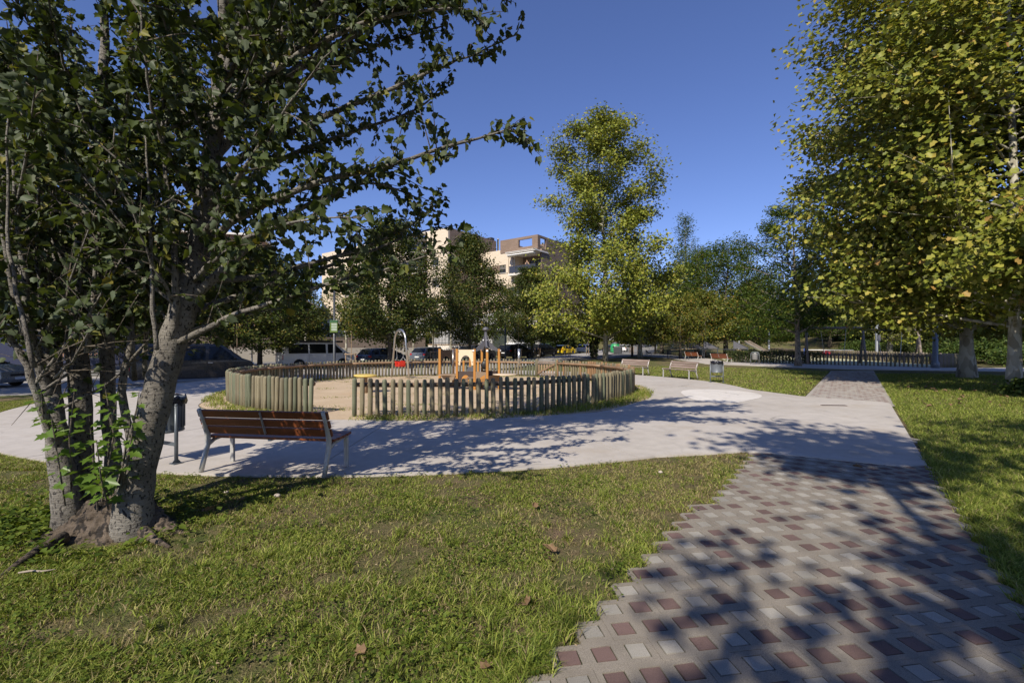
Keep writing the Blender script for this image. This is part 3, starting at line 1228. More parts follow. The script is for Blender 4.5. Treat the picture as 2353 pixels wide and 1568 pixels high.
# ================================================================== BUILDINGS AND WALLS
def brick_mat(name, c1, c2, mortar, bw=.5, bh=.11, rot=0):
    m = NM(name)
    v = m.coord('Object', (1, 1, 1))
    # project on the larger horizontal axis of the wall: use x+y so both facades get courses
    sx = m.n('ShaderNodeSeparateXYZ')
    m.l(v, sx.inputs[0])
    u = m.math('ADD', sx.outputs[0], sx.outputs[1])
    cb_ = m.n('ShaderNodeCombineXYZ')
    m.l(u, cb_.inputs[0])
    m.l(sx.outputs[2], cb_.inputs[1])
    b = m.n('ShaderNodeTexBrick')
    b.inputs['Color1'].default_value = col(c1)
    b.inputs['Color2'].default_value = col(c2)
    b.inputs['Mortar'].default_value = col(mortar)
    b.inputs['Scale'].default_value = 1
    b.inputs['Brick Width'].default_value = bw
    b.inputs['Row Height'].default_value = bh
    b.inputs['Mortar Size'].default_value = .012
    m.l(cb_.outputs[0], b.inputs['Vector'])
    a = m.noise(v, .35, 5, .6)
    c = m.mix(m.ramp(a, [(.35, 0.), (.75, .25)]), b.outputs['Color'], [x * .75 for x in c1])
    m.base(c)
    m.rough(.85)
    m.bump(b.outputs['Fac'], -.2, .01)
    MAT[name] = m.m
    return m.m


M_CBRICK = brick_mat('cream_brick', (.64, .53, .39), (.72, .60, .455), (.58, .49, .38))
M_BBRICK = brick_mat('brown_brick', (.21, .145, .105), (.27, .19, .14), (.16, .12, .09))
M_OBRICK = brick_mat('orange_brick', (.30, .155, .09), (.36, .19, .11), (.3, .22, .16))
M_STONE = brick_mat('grey_stone', (.42, .415, .40), (.50, .49, .475), (.30, .295, .285), 1.2, .55)
M_STONED = brick_mat('dark_stone', (.09, .09, .095), (.12, .12, .125), (.05, .05, .05), 1.0, .5)
M_BLOCK = brick_mat('brown_block', (.145, .112, .092), (.175, .136, .112), (.10, .08, .07), .8, .4)
M_PLINTH = brick_mat('pale_plinth', (.34, .31, .27), (.38, .345, .30), (.28, .25, .22), 3.0, .9)
M_RENDER = simple('white_render', (.66, .62, .56), .85, 0, .06, 1.5)
M_BLIND = simple('roller_blind', (.135, .125, .11), .6, 0, .05, 3)
M_FRAME = simple('window_frame', (.05, .045, .042), .5, .2, .05, 3)
M_RAILG = glass('tinted_railing', (.045, .05, .07), .15)
M_SHOP = simple('shop_glass', (.045, .055, .048), .15, 0, .1, 1)
M_POSTW = simple('white_poster', (.72, .76, .78), .5, 0, .03, 1)


def wall_holes(mb, x0, x1, z0, z1, holes, y, th):
    """wall in the XZ plane at y (front) with rectangular holes"""
    xs = sorted({x0, x1, *[h[0] for h in holes], *[h[1] for h in holes]})
    for a, b in zip(xs, xs[1:]):
        mid = (a + b) / 2
        hs = sorted([(h[2], h[3]) for h in holes if h[0] <= mid <= h[1]])
        z = z0
        for p, q_ in hs:
            if p > z + 1e-6: mb.box((mid, y + th / 2, (z + p) / 2), (b - a, th, p - z))
            z = q_
        if z1 > z + 1e-6: mb.box((mid, y + th / 2, (z + z1) / 2), (b - a, th, z1 - z))


def window(parent, x0, x1, z0, z1, y, blind=.5):
    cx, cz, w, h = (x0 + x1) / 2, (z0 + z1) / 2, x1 - x0, z1 - z0
    f = MB()
    for a in ((-w / 2 + .035, 0, .07, h), (w / 2 - .035, 0, .07, h), (0, 0, .06, h - .1)):
        f.box((cx + a[0], y + .16, cz + a[1]), (a[2], .07, a[3]))
    for a in ((0, h / 2 - .035, w - .14, .07), (0, -h / 2 + .035, w - .14, .07)):
        f.box((cx + a[0], y + .16, cz + a[1]), (a[2], .07, a[3]))
    wo_ = f.build('window', M_FRAME, parent)
    MB().box((cx, y + .20, cz), (w, .02, h)).build('pane', M_WIN, wo_)
    if blind > 0:
        b = MB()
        hb = h * blind
        n = max(3, int(hb / .09))
        for k in range(n):
            b.box((cx, y + .10, cz + h / 2 - (k + .5) * hb / n), (w - .02, .03, hb / n - .008))
        b.build('shutter', M_BLIND, wo_)
    MB().box((cx, y + .02, z0 - .03), (w + .12, .26, .06)).build('sill', M_RENDER, wo_)
    return wo_


B = thing('apartment_building', 'cream brick apartment block with brown penthouse walls and grey stone ground floor', 'building',
          (.1, 66, 0), R(-36.4))
# right wing, facade y=0, x from -6.14 to 0
zf = 6.25
rows = [(12.1, 13.3), (9.1, 10.3), (6.75, 7.95)]
holes = [(a, b, z0, z1) for z0, z1 in rows for a, b in ((-2.45, -1.24), (-4.96, -3.8))]
mb = MB()
bands = [(zf, 6.75), (7.95, 9.1), (10.3, 12.1), (13.3, 15.5)]
for z0, z1 in bands: mb.box((-3.07, .15, (z0 + z1) / 2), (6.13, .3, z1 - z0))
for z0, z1 in rows: mb.box((-.62, .15, (z0 + z1) / 2), (1.24, .3, z1 - z0))
mb.build('facade_wall', M_CBRICK, B)
mb = MB()
for z0, z1 in rows:
    for a, b in ((-3.8, -2.45), (-6.13, -4.96)): MB().box(((a + b) / 2, .17, (z0 + z1) / 2), (b - a, .26, z1 - z0)).build('brick_band', M_BBRICK, B)
for i, (z0, z1) in enumerate(rows):
    for k, (a, b) in enumerate(((-2.45, -1.24), (-4.96, -3.8))): window(B, a, b, z0, z1, 0, (.55, .9, .45, .6, .35, .8)[i * 2 + k])
mb = MB()
mb.box((-3.07, 6.3, 10.8), (6.13, 12, 9.2))
mb.build('core_wall', M_CBRICK, B)
# loggia, right of the corner
mb = MB()
for z0, z1 in ((zf, 15.0),):
    mb.box((2.2, 2.35, (z0 + z1) / 2), (4.4, .3, z1 - z0))
    mb.box((4.55, 6.5, (z0 + z1) / 2), (.3, 12, z1 - z0))
mb.build('loggia_wall', M_BBRICK, B)
MB().box((.14, 1.2, 10.6), (.28, 2.1, 8.7)).build('side_wall', M_CBRICK, B)
for zb in (8.55, 11.55):
    bal = MB().box((2.25, .55, zb), (4.7, 3.1, .28)).build('balcony', M_RENDER, B)
    for k in range(4):
        MB().box((.1 + 1.12 * (k + .5), -.92, zb + .68), (1.08, .03, .95)).build('railing_panel', M_RAILG, bal)
    MB().box((2.3, -.92, zb + 1.19), (4.6, .05, .05)).build('handrail', M_FRAME, bal)
    mb = MB()
    for k in range(5): mb.box((.08 + 1.12 * k, -.92, zb + .66), (.04, .05, 1.05))
    mb.build('post', M_FRAME, bal)
    window(B, 1.6, 3.9, zb + .16, zb + 2.3, 1.98, 0)
    # folded awning bracket
    MB().tube([(-.1, -.85, zb + .3), (-.1, -.85, zb + 2.4), (.1, 0, zb + 2.6)], .03, 5).build('awning_pole', M_FRAME, B)
# eave above the upper loggia
ev = MB().box((2.3, .35, 14.55), (5.1, 3.5, .16)).build('eave', M_RENDER, B)
MB().box((2.2, -1.1, 14.2), (4.6, .55, .12), m=Matrix.Rotation(R(-18), 3, 'X')).build('awning', M_WHITE, B)
tme = MB().prism([(-.09, 0, 0), (.09, 0, 0), (.07, 0, .09), (-.07, 0, .09)], (0, .45, 0)).mesh('roof_tile', M_RENDER)
for k in range(22): inst('tile', tme, ev, (-.2 + .236 * k, -1.5, 14.63))
for k in range(15): inst('tile', tme, ev, (4.72, -1.2 + .22 * k, 14.63), (0, 0, R(90)))
# brown penthouse frame with openings
mb = MB()
wall_holes(mb, -2.2, 4.4, 15.0, 16.9, [(1.1, 3.45, 15.45, 16.55)], -.1, .35)
mb.box((4.25, .85, 15.2), (.3, 1.2, .5))
mb.box((4.25, .42, 16.0), (.3, .34, 1.8))
mb.box((4.25, 6.9, 15.95), (.3, 9.6, 1.9))
mb.box((4.25, 1.35, 16.75), (.3, 1.5, .3))
mb.box((-2.05, 5, 16.0), (.3, 9.5, 1.8))
mb.box((2.6, 4.5, 15.9), (2.2, 2.0, 1.0))
mb.build('penthouse_wall', M_BBRICK, B)
# left wing
mb = MB()
hl = []
for z0 in (6.9, 9.9, 12.9):
    for a in (-9.3, -16.5, -19.6, -27, -31):
        hl.append((a, a + 1.3, z0, z0 + 1.25))
tl = [(-14.4, -10.4, z0, z0 + 2.3) for z0 in (6.7, 9.7, 12.7, 15.3)] + [(-25.5, -21.5, z0, z0 + 2.3) for z0 in (6.7, 9.7, 12.7)]
wall_holes(mb, -38, -6.14, zf, 18.1, hl + tl, -7, .3)
mb.build('facade_wall', M_CBRICK, B)
for h_ in hl: window(B, *h_, -7, random.choice((.3, .5, .9, .6)))
for a, b, z0, z1 in tl:
    bal = MB().box(((a + b) / 2, -6.7, z0 - .12), (b - a + .2, 2.6, .22)).build('balcony', M_RENDER, B)
    MB().box(((a + b) / 2, -7.9, z0 + .55), (b - a, .03, .95)).build('railing_panel', M_RAILG, bal)
    MB().box(((a + b) / 2, -7.9, z0 + 1.06), (b - a, .05, .05)).build('handrail', M_FRAME, bal)
    MB().box(((a + b) / 2, -7.35, z1 + .1), (b - a + .3, .9, .14)).build('canopy', M_RENDER, bal)
    MB().box(((a + b) / 2, -5.4, (z0 + z1) / 2), (b - a, .1, z1 - z0)).build('back_wall', M_BBRICK, bal)
mb = MB()
mb.box((-6.29, -1.4, 12.3), (.3, 10.6, 11.6))
mb.build('side_wall', M_BBRICK, B)
MB().box((-22.1, -1.4, 17.4), (31.2, 10.4, .3)).build('roof', M_STONE, B)
MB().box((-22.1, -.4, 12.0), (31.0, 8.2, 11)).build('core_wall', M_BBRICK, B)
MB().lathe([(.15, 15), (.15, 18.5), (.17, 18.5), (.17, 18.62)], 12, (-6.3, 4.6, 0)).build('flue_pipe', M_INOX, B, True)
MB().box((-7.1, 3.6, 18.35), (1.0, .8, .6)).build('vent_box', M_FRAME, B)
mb = MB().tube([(-10.2, 1, 18), (-10.2, 1, 19.2)], .03, 5).tube([(-10.5, 1, 19.0), (-9.8, 1, 19.3)], .02, 4)
mb.build('antenna', M_STEEL, B)
# grey stone ground floor
mb = MB()
wall_holes(mb, -6.1, 4.6, 0, zf, [(-3.8, -1.0, 0, 3.5), (.9, 1.6, .3, 3.6), (1.9, 4.0, 0, 3.3)], -.06, .35)
mb.build('ground_floor_wall', M_STONE, B)
mb = MB()
wall_holes(mb, -38, -6.08, 0, zf, [(-12, -9, .4, 3.0), (-20, -17, .4, 3.0)], -7.06, .35)
mb.build('ground_floor_wall', M_STONE, B)
mb = MB()
wall2 = MB()
wall_holes(wall2, -7.0, 0, 0, zf, [(-3.6, -2.3, .2, 3.4), (-1.9, -.5, .2, 3.4)], 0, .3)
o = wall2.build('ground_floor_wall', M_STONE, B)
o.rotation_euler = (0, 0, R(90))
o.location = (-6.05, 0, 0)
o = MB().box((-2.95, .2, 1.8), (1.3, .04, 3.2)).build('shop_window', M_POSTW, B)
o.rotation_euler = (0, 0, R(90)); o.location = (-6.05, 0, 0)
o = MB().box((-1.2, .2, 1.6), (1.4, .04, 2.8)).build('shop_window', simple('pale_shop_glass', (.25, .29, .27), .2), B)
o.rotation_euler = (0, 0, R(90)); o.location = (-6.05, 0, 0)
sg = MB().box((-1.2, -.04, 3.25), (1.4, .08, .55)).build('shop_sign', M_POSTW, B)
sg.rotation_euler = (0, 0, R(90)); sg.location = (-6.05, 0, 0)
e_ = MB()
for k in range(16):
    a, b = 2 * math.pi * k / 16, 2 * math.pi * (k + 1) / 16
    e_.add([(-1.45, -.085, 3.25), (-1.45 + .24 * math.cos(a), -.085, 3.25 + .15 * math.sin(a)), (-1.45 + .24 * math.cos(b), -.085, 3.25 + .15 * math.sin(b))], [(0, 1, 2)])
e_.box((-.95, -.085, 3.28), (.4, .01, .08))
e_.build('emblem', M_BLUEL, sg)
MB().box((-2.4, .25, 1.75), (2.8, .05, 3.5)).build('shop_window', M_SHOP, B)
MB().box((1.25, .25, 1.95), (.7, .05, 3.3)).build('shop_window', M_SHOP, B)
MB().box((2.95, .25, 1.65), (2.1, .05, 3.3)).build('shop_window', M_SHOP, B)
sg = MB().box((-2.4, -.12, 4.0), (2.9, .12, .85)).build('shop_sign', M_DGREY, B)
mb, mw = MB(), MB()
xx = -2.75
for k in range(7):                      # a line of green and a line of white letters, too small to read in the photograph
    if k == 4: xx += .16
    mb.prism([(xx, -.186, 4.05), (xx + .05, -.186, 4.05), (xx + .11, -.186, 4.26), (xx + .08, -.186, 4.3), (xx + .03, -.186, 4.26)], (0, .004, 0))
    mb.box((xx + .11, -.184, 4.12), (.06, .004, .14))
    mw.box((xx + .08, -.184, 3.86), (.11, .004, .13))
    xx += .2
gl = simple('letter_green', (.32, .62, .03), .4)  # plain opaque green of the sign letters
mb.build('lettering', gl, sg)
mw.prism([(-3.15, -.186, 3.9), (-3.0, -.186, 3.8), (-2.96, -.186, 3.84), (-3.1, -.186, 3.98)], (0, .004, 0))
mw.build('lettering', M_WHITE, sg)

# second building far left behind the trees
B2 = thing('apartment_building', 'orange brick apartment block mostly hidden behind the trees at the left', 'building', (-48, 62, 0), R(14))
mb = MB()
hl = [(a, a + 1.4, z, z + 1.4) for z in (4, 7, 10, 13) for a in (-12, -8.5, -5, -1.5, 2, 5.5, 9)]
wall_holes(mb, -14, 12, 0, 17, hl, 0, .3)
mb.box((11.85, 5.3, 8.5), (.3, 10, 17))
mb.box((-1, 6, 8), (25, 9, 15.8))
mb.build('wall', M_OBRICK, B2)
for h_ in hl: window(B2, *h_, 0, random.choice((.2, .5, .9)))
for z in (6.2, 12.2):
    mb = MB().box((-1, -.5, z), (26, 1.0, .2))
    bl = mb.build('balcony', M_RENDER, B2)
    MB().box((-1, -.98, z + .55), (26, .04, .9)).build('railing_panel', M_RAILG, bl)
MB().box((-1, 5, 17.15), (26.6, 11, .3)).build('roof', M_RENDER, B2)

# brown boundary wall along the street
A0, A1 = Vector((-32, 40.2)), Vector((-9.6, 50.4))
d = (A1 - A0)
L = d.length
ang = math.atan2(d.y, d.x)
t = thing('boundary_wall', 'long brown block wall with a pale plinth along the far side of the street', 'wall', (A0.x, A0.y, -.25), ang)
MB().box((L / 2, .15, .75), (L, .34, 1.5)).build('plinth', M_PLINTH, t)
MB().box((L / 2, .15, 2.0), (L, .28, 1.0)).build('upper_wall', M_BLOCK, t)
MB().box((L / 2, .15, 2.54), (L, .36, .08)).build('coping', M_BLOCK, t)
t = thing('railing_fence', 'dark vertical bar railing on top of the brown wall', 'fence', (A0.x, A0.y, -.25), ang)
bm_ = MB().box((0, .15, 3.05), (.03, .03, .95)).mesh('bar', M_DGREY)
for k in range(52): inst('bar', bm_, t, (L - 9.2 + k * .175, 0, 0))
MB().box((L - 4.7, .15, 2.7), (9.1, .04, .05)).box((L - 4.7, .15, 3.45), (9.1, .04, .05)).build('rail', M_DGREY, t)
# white garden wall with dark railing by the building corner
t = thing('garden_wall', 'low white rendered wall with timber coping by the apartment block', 'wall', (-9.4, 50.9, -.05), R(-12))
MB().box((3.2, .15, .8), (6.4, .3, 1.6)).build('wall', M_RENDER, t)
MB().box((3.2, .15, 1.64), (6.6, .42, .08)).build('coping', simple('timber_coping', (.40, .28, .17), .8), t)
t = thing('railing_fence', 'dark vertical bar railing on the low white garden wall', 'fence', (-9.4, 50.9, 1.63), R(-12))
bm_ = MB().box((0, .15, .55), (.05, .03, 1.1)).mesh('bar', M_DGREY)
for k in range(26): inst('bar', bm_, t, (.15 + k * .17, 0, 0))
MB().box((2.3, .15, .12), (4.5, .04, .05)).box((2.3, .15, 1.08), (4.5, .04, .05)).build('rail', M_DGREY, t)
MB().box((5.0, .5, .75), (.9, .9, 1.5)).build('pillar', M_STONED, t)
# navy school wall and fence at the left
t = thing('school_wall', 'long dark navy wall behind the parked silver car', 'wall', (-62, 30, -.35), R(13))
MB().box((13, .15, 2.2), (26, .3, 4.4)).build('wall', M_NAVY, t)
MB().box((13, .15, 4.45), (26.2, .42, .1)).build('coping', M_NAVY, t)
t = thing('school_fence', 'dark blue steel fence with vertical bars and a solid lower panel', 'fence', (-36.5, 36.0, -.3), R(16))
bm_ = MB().box((0, 0, 1.55), (.05, .03, 1.6)).mesh('bar', M_NAVY)
for k in range(60): inst('bar', bm_, t, (.1 + k * .13, 0, 0))
MB().box((3.95, 0, .38), (7.9, .05, .75)).build('lower_panel', M_NAVY, t)
MB().box((3.95, 0, 2.38), (7.9, .06, .06)).box((3.95, 0, .8), (7.9, .06, .06)).build('rail', M_NAVY, t)
t = thing('gate_booth', 'small glazed gate booth with pale panes above the blue fence', 'booth', (-33.6, 37.6, -.3), R(16))
MB().box((1.2, 1, 1.2), (2.6, 2, 2.3)).build('base_wall', M_NAVY, t)
MB().box((1.2, 1, 3.55), (2.9, 2.3, .16)).build('roof', M_DGREY, t)
for k in range(3):
    w_ = MB()
    x0 = -.05 + k * .87
    for a in ((x0, 0.02), (x0 + .8, .02)): w_.box((a[0], a[1], 2.9), (.07, .07, 1.15))
    for z in (2.38, 3.42): w_.box((x0 + .4, .02, z), (.73, .07, .07))
    f_ = w_.build('window', M_NAVY, t)
    MB().box((x0 + .4, .03, 2.9), (.73, .02, .97)).build('pane', simple('frosted_pane', (.42, .44, .42), .3), f_)
# navy mesh court fence behind the wall
t = thing('court_fence', 'tall dark blue mesh fence frame rising behind the brown wall', 'fence', (-33, 43.5, 0), R(20))
fm_ = MB().tube([(0, 0, 0), (0, 0, 5.2)], .06, 6).mesh('post', M_NAVY)
for k in range(6): inst('post', fm_, t, (k * 1.8, 0, 0))
MB().box((4.5, 0, 5.2), (9.1, .06, .06)).box((4.5, 0, 3.6), (9.1, .06, .06)).box((4.5, 0, 4.4), (9.1, .04, .04)).build('rail', M_NAVY, t)


# ================================================================== TREES
def rand_unit(n):
    v = rng.normal(0, 1, (n, 3))
    return v / np.linalg.norm(v, axis=1, keepdims=True)


def leaf_frame(n, up=.55, outward=None, droop=-.15):
    d = rand_unit(n)
    d[:, 2] = d[:, 2] * .6 + droop
    if outward is not None: d += outward * .5
    nr = rand_unit(n) * .8
    nr[:, 2] += up
    nr /= np.linalg.norm(nr, axis=1, keepdims=True)
    return d, nr


def gen_tree(seed, H, r0, env, base, n_limb, n_leaf, lsize, T, lmat, bmat, sigma=.32, rise=.45, lean=(0, 0), wob=.25, sub=5, flare=1.5,
             top=.95, sides=8, limb_r=.32, inner=.25, up=.5, flat=.7, rag=.25, sunb=0.0):
    """trunk mesh and crown mesh of one tree standing at the origin"""
    rs = np.random.default_rng(seed)
    pr = random.Random(seed)
    ez, er = zip(*env)
    n = 12
    tp, tr = [], []
    for k in range(n + 1):
        f = k / n
        z = H * top * f
        tp.append(Vector((lean[0] * f + wob * math.sin(3.1 * f + seed) * f, lean[1] * f + wob * math.cos(2.3 * f + seed) * f, z - .08)))
        fl = 1 + (flare - 1) * math.exp(-z / (r0 * 2.2))
        tr.append(max(.012, r0 * (1 - .93 * f ** .9) * fl))
    mb = MB()
    mb.tube(tp, tr, max(10, sides))
    trunk_at = lambda z: Vector((np.interp(z, [p.z for p in tp], [p.x for p in tp]), np.interp(z, [p.z for p in tp], [p.y for p in tp]), z))
    rad_at = lambda z: float(np.interp(z, [p.z for p in tp], tr))
    cl = []
    for i in range(n_limb):
        f = (i + .5) / n_limb
        z1 = base + (H * .97 - base) * f
        rr = float(np.interp(z1, ez, er)) * pr.uniform(1 - 1.2 * rag, 1 + .5 * rag)
        az = i * 2.399963 + pr.uniform(-.4, .4)
        z0 = max(base * .75, min(H * top * .96, z1 - rr * rise))
        a = trunk_at(z0)
        e = trunk_at(min(z1, H * top))
        b = Vector((e.x + rr * math.cos(az), e.y + rr * math.sin(az), z1))
        mid = a.lerp(b, .5) + Vector((pr.uniform(-.1, .1) * rr, pr.uniform(-.1, .1) * rr, -.06 * rr + pr.uniform(-.05, .1) * rr))
        lr = max(.012, min(rad_at(z0) * .55, limb_r * r0 * (.4 + .6 * (1 - f))))
        q1, q3 = a.lerp(mid, .5), mid.lerp(b, .5) + Vector((0, 0, .03 * rr))
        pts_ = [a, q1, mid, q3, b]
        mb.tube(pts_, [lr, lr * .8, lr * .6, lr * .4, .008], 6, False)
        L = (b - a).length
        for s in np.arange(inner, 1.01, max(.03, .35 / max(L, .5))):
            k = min(3, int(s * 4))
            cl.append((pts_[k].lerp(pts_[k + 1], s * 4 - k), (.6 + .4 * s) if not sunb else .12 + .9 * s * s))
        for j in range(sub):
            s = pr.uniform(.35, .95)
            k = min(3, int(s * 4))
            p = pts_[k].lerp(pts_[k + 1], s * 4 - k)
            d = (b - a).normalized() * .7 + Vector((pr.gauss(0, .6), pr.gauss(0, .6), pr.gauss(.15, .4)))
            e2 = p + d.normalized() * rr * pr.uniform(.22, .42)
            m2 = p.lerp(e2, .5) + Vector((0, 0, pr.uniform(-.05, .08)))
            mb.tube([p, m2, e2], [lr * .35, lr * .22, .006], 4, False)
            for s2 in (.4, .7, 1.0): cl.append((p.lerp(e2, s2), 1.0))
    c = np.array([tuple(p) for p, w in cl])
    w = np.array([w for p, w in cl])
    w = w * rs.gamma(1.6, .6, len(w))
    ix = rs.choice(len(c), n_leaf, p=w / w.sum())
    off = rs.normal(0, sigma, (n_leaf, 3)) * np.array([1, 1, flat])
    P = c[ix] + off
    out = P - np.array([0, 0, base + (H - base) * .4])
    out /= np.linalg.norm(out, axis=1, keepdims=True)
    D, N = leaf_frame(n_leaf, up, out)
    N += out * .35 + np.array([-.33, -.68, .65]) * sunb
    N /= np.linalg.norm(N, axis=1, keepdims=True)
    S_ = lsize * rs.uniform(.65, 1.2, n_leaf)
    tm = mb.mesh('trunk', bmat, True)
    cm = leaves_mesh('crown', P, D, N, S_, T, lmat)
    return tm, cm


def plant(name, meshes, label, loc, rz=0, sc=1.0, group=None, cat='tree'):
    t = thing(name, label, cat, loc, rz, group, 1.0)
    t.scale = (sc, sc, sc) if not isinstance(sc, tuple) else sc
    inst('trunk', meshes[0], t)
    inst('crown', meshes[1], t)
    return t


# --- the two tall planes at the right edge
pe = [(2.2, 3.0), (3.4, 5.2), (6, 6.1), (9, 5.9), (13, 5.4), (16, 4.2), (18.5, 1.2)]
PL1 = gen_tree(3, 18.5, .20, pe, 3.0, 76, 76000, .185, LEAF_MID, M_PLANE, M_BARKP, .52, .35, (.3, .2), .35, 7, 1.25, sunb=1.0)
p = gd(2328, 897)
plant('plane_tree', PL1, 'tall yellowing plane tree, slim mottled trunk at the right edge of the lawn', (p.x, p.y, -.02), 0, 1.0)
pe2 = [(2.6, 3.6), (4, 6.4), (8, 7.0), (13, 6.2), (17, 3.8), (19, 1)]
PL2 = gen_tree(8, 19, .28, pe2, 3.2, 64, 44000, .25, LEAF_FIVE, M_PLANE, M_BARKP, .52, .35, (-.5, .3), .4, 7, 1.55, sunb=1.0)
p = gd(2221, 866)
plant('plane_tree', PL2, 'thick trunked plane tree with a flared foot behind the right lawn', (p.x, p.y, -.02), 0)
# --- the plane in the middle
pe3 = [(1.6, 4.0), (3.2, 5.6), (6, 6.2), (9, 6.3), (12.5, 6.2), (15, 5.0), (18, 4.6), (21, 4.3), (23.5, 2.2), (24.6, .6)]
PL3 = gen_tree(14, 24.4, .26, pe3, 2.9, 50, 52000, .245, LEAF_FIVE, M_PLANE2, M_BARKP, .58, .5, (-.5, 0), .45, 7, 1.2, rag=.38, sunb=.7)
p = gd(1391, 828)
plant('plane_tree', PL3, 'tall bright green plane tree standing alone in the middle of the park', (p.x, p.y, 0), 0)
# planes behind the camera and off to the right: only their shade is in the picture
PL4 = gen_tree(21, 12, .22, [(4.2, 1.5), (5.2, 3.0), (7, 3.6), (9, 3.0), (11.5, 1.0)], 4.6, 34, 9000, .19, LEAF_MID, M_PLANE, M_BARKP, .32, .4, (.2, .3), .3, 5, 1.3)
SHADE = [('second plane tree behind the viewer shading the near tiles', (1.5, -7.8, 0), 2.6, 1.0),
         ('plane tree behind the viewer shading the tiled path', (-.4, -9.3, 0), .7, 1.05),
         ('plane tree behind the viewer shading the right lawn', (6.2, -2.9, 0), 2.1, 1.0),
         ('plane tree left of the view shading the parking strip', (-18.5, 13.0, 0), 1.0, 1.1),
         ('second plane tree left of the view near the silver car', (-25, 13.5, 0), 4.0, 1.15),
         ('third plane tree left of the view shading the walk', (-15.8, 11.6, 0), 2.2, 1.0),
         ('fourth plane tree left of the view behind the silver car', (-22.5, 18.0, 0), 5.1, 1.0),
         ('plane tree right of the lawn, outside the view, shading its far part', (14.6, 4.6, 0), 3.3, 1.1),
         ('second plane tree right of the lawn, outside the view', (21.5, 11.0, 0), 5.0, 1.15)]
PL5 = gen_tree(25, 10.4, .12, [(7.6, .8), (8.4, 1.7), (9.4, 1.7), (10.4, .5)], 7.6, 14, 2200, .19, LEAF_MID, M_PLANE, M_BARKP, .28, .4, (0, 0), .2, 4, 1.2)
plant('plane_tree', PL5, 'slim high crowned plane tree behind the viewer', (.7, -1.9, 0), 0)
for lb, lc, rz_, s_ in SHADE: plant('plane_tree', PL4, lb, lc, rz_, s_)

# --- street lindens
le = [(1.9, 1.6), (2.6, 3.1), (4.6, 3.6), (6.6, 3.2), (8.4, 2.2), (9.9, 1.0), (10.6, .3)]
LI = [gen_tree(31 + k, 10.6, .17, le, 2.3, 54, 26000, .17, LEAF_LOW, M_LIND, M_BARKL, .36, .3, (0, 0), .1, 6, 1.15) for k in range(2)]
for (px, Y, sc, rz_, k, lb) in (
        (597, 31.5, (1.1, 1.1, .82), .3, 0, 'dark rounded linden beside the rear of the white van'),
        (895, 33.0, (1.02, 1.02, 1.04), 1.2, 1, 'dark linden behind the metal arch swing'),
        (1079, 40.0, (.92, .92, 1.10), 2.6, 0, 'narrower dark linden behind the wooden play tower'),
        (1222, 51.0, (1.02, 1.02, .98), 4.0, 1, 'dark linden beside the dark cars right of the tall lamp'),
        (300, 29.5, (1.1, 1.1, .9), 5.1, 1, 'dark linden standing behind the stems of the near poplar'),
        (130, 31.0, (1.2, 1.2, .95), 3.4, 0, 'leafy linden in front of the navy wall at the left'),
        (1452, 62, (.9, .9, .85), .9, 0, 'linden left of the lone side-on bench'),
        (1505, 74, (.9, .9, .85), 1.9, 1, 'linden on the walk behind the lone side-on bench')):
    X = (px - 1176) / FP * Y
    plant('linden_tree', LI[k], lb, (X, Y, hz(X, Y)), rz_, sc, 'lindens along the street')
# ivy covered trunk
p = gd(1364, 823)
IV = gen_tree(47, 9, .32, [(2.4, 1.5), (4, 2.6), (8, 2.4), (9.5, .5)], 2.6, 24, 5000, .2, LEAF_LOW, M_LIND, M_BARKD, .3, .5, (.2, 0), .2, 4, 1.3)
t = plant('ivy_tree', IV, 'tree with an ivy wrapped pale trunk left of the middle plane', (p.x, p.y, 0), .5)
n = 2600
a = rng.random(n) * 6.28
zz = rng.uniform(.3, 5, n)
rr = .34 + .35 * np.clip(zz / 4, 0, 1) * rng.random(n)
D, N = leaf_frame(n)
inst('ivy', leaves_mesh('ivy', np.stack([rr * np.cos(a), rr * np.sin(a), zz], 1), D, N, rng.uniform(.1, .2, n), LEAF_LOW, M_DARK), t)

# --- pale stemmed young street planes behind the cars
YP = gen_tree(52, 8.5, .13, [(3.2, .6), (4, 1.6), (6, 1.9), (8.3, .5)], 3.3, 22, 3600, .16, LEAF_LOW, M_GOLD, M_BARKP, .25, .5, (.15, .1), .15, 4, 1.1)
for k, (px, Y, sc, lb) in enumerate(((794, 41, 1.0, 'pale stemmed young plane behind the front of the white van'),
                                     (949, 44, .85, 'pale stemmed young plane right of the metal arch swing'),
                                     (1037, 47, 1.05, 'pale stemmed young plane by the low white wall'),
                                     (996, 50.2, .8, 'thin young plane in front of the garden railing'),
                                     (1166, 61, 1.15, 'pale stemmed young plane behind the tall lamp post'),
                                     (700, 40.5, .9, 'young plane behind the roof of the white van'))):
    X = (px - 1176) / FP * Y
    plant('young_plane_tree', YP, lb, (X, Y, hz(X, Y)), k * 1.3, sc, 'pale stemmed young planes along the street')

# --- locusts and park trees on the right
M_LOCB = bark('locust_bark', (.20, .165, .125), (.34, .29, .225), (.05, .04, .03), (22, 22, 7), .56, .8)
p = gd(1833, 840)
LO1 = gen_tree(61, 12.3, .21, [(3.0, 2.2), (4.5, 4.0), (7, 3.9), (9, 3.2), (11, 2.3), (12.3, .5)], 3.2, 28, 20000, .22, LEAF_SLIM, M_LOC, M_LOCB, .34, .55, (-.5, 0), .3, 6, 1.3,
               limb_r=.4, inner=.5)
plant('locust_tree', LO1, 'sparse open crowned locust with a rough leaning trunk by the second playground', (p.x, p.y, 0), .8)
LO2 = gen_tree(64, 14, .3, [(2.4, 3.5), (4, 5.6), (7, 5.8), (10, 4.6), (13, 2.2), (14, .5)], 2.8, 46, 20000, .30, LEAF_SLIM, M_LOC, M_BARKD, .6, .4, (.3, 0), .4, 6, 1.3)
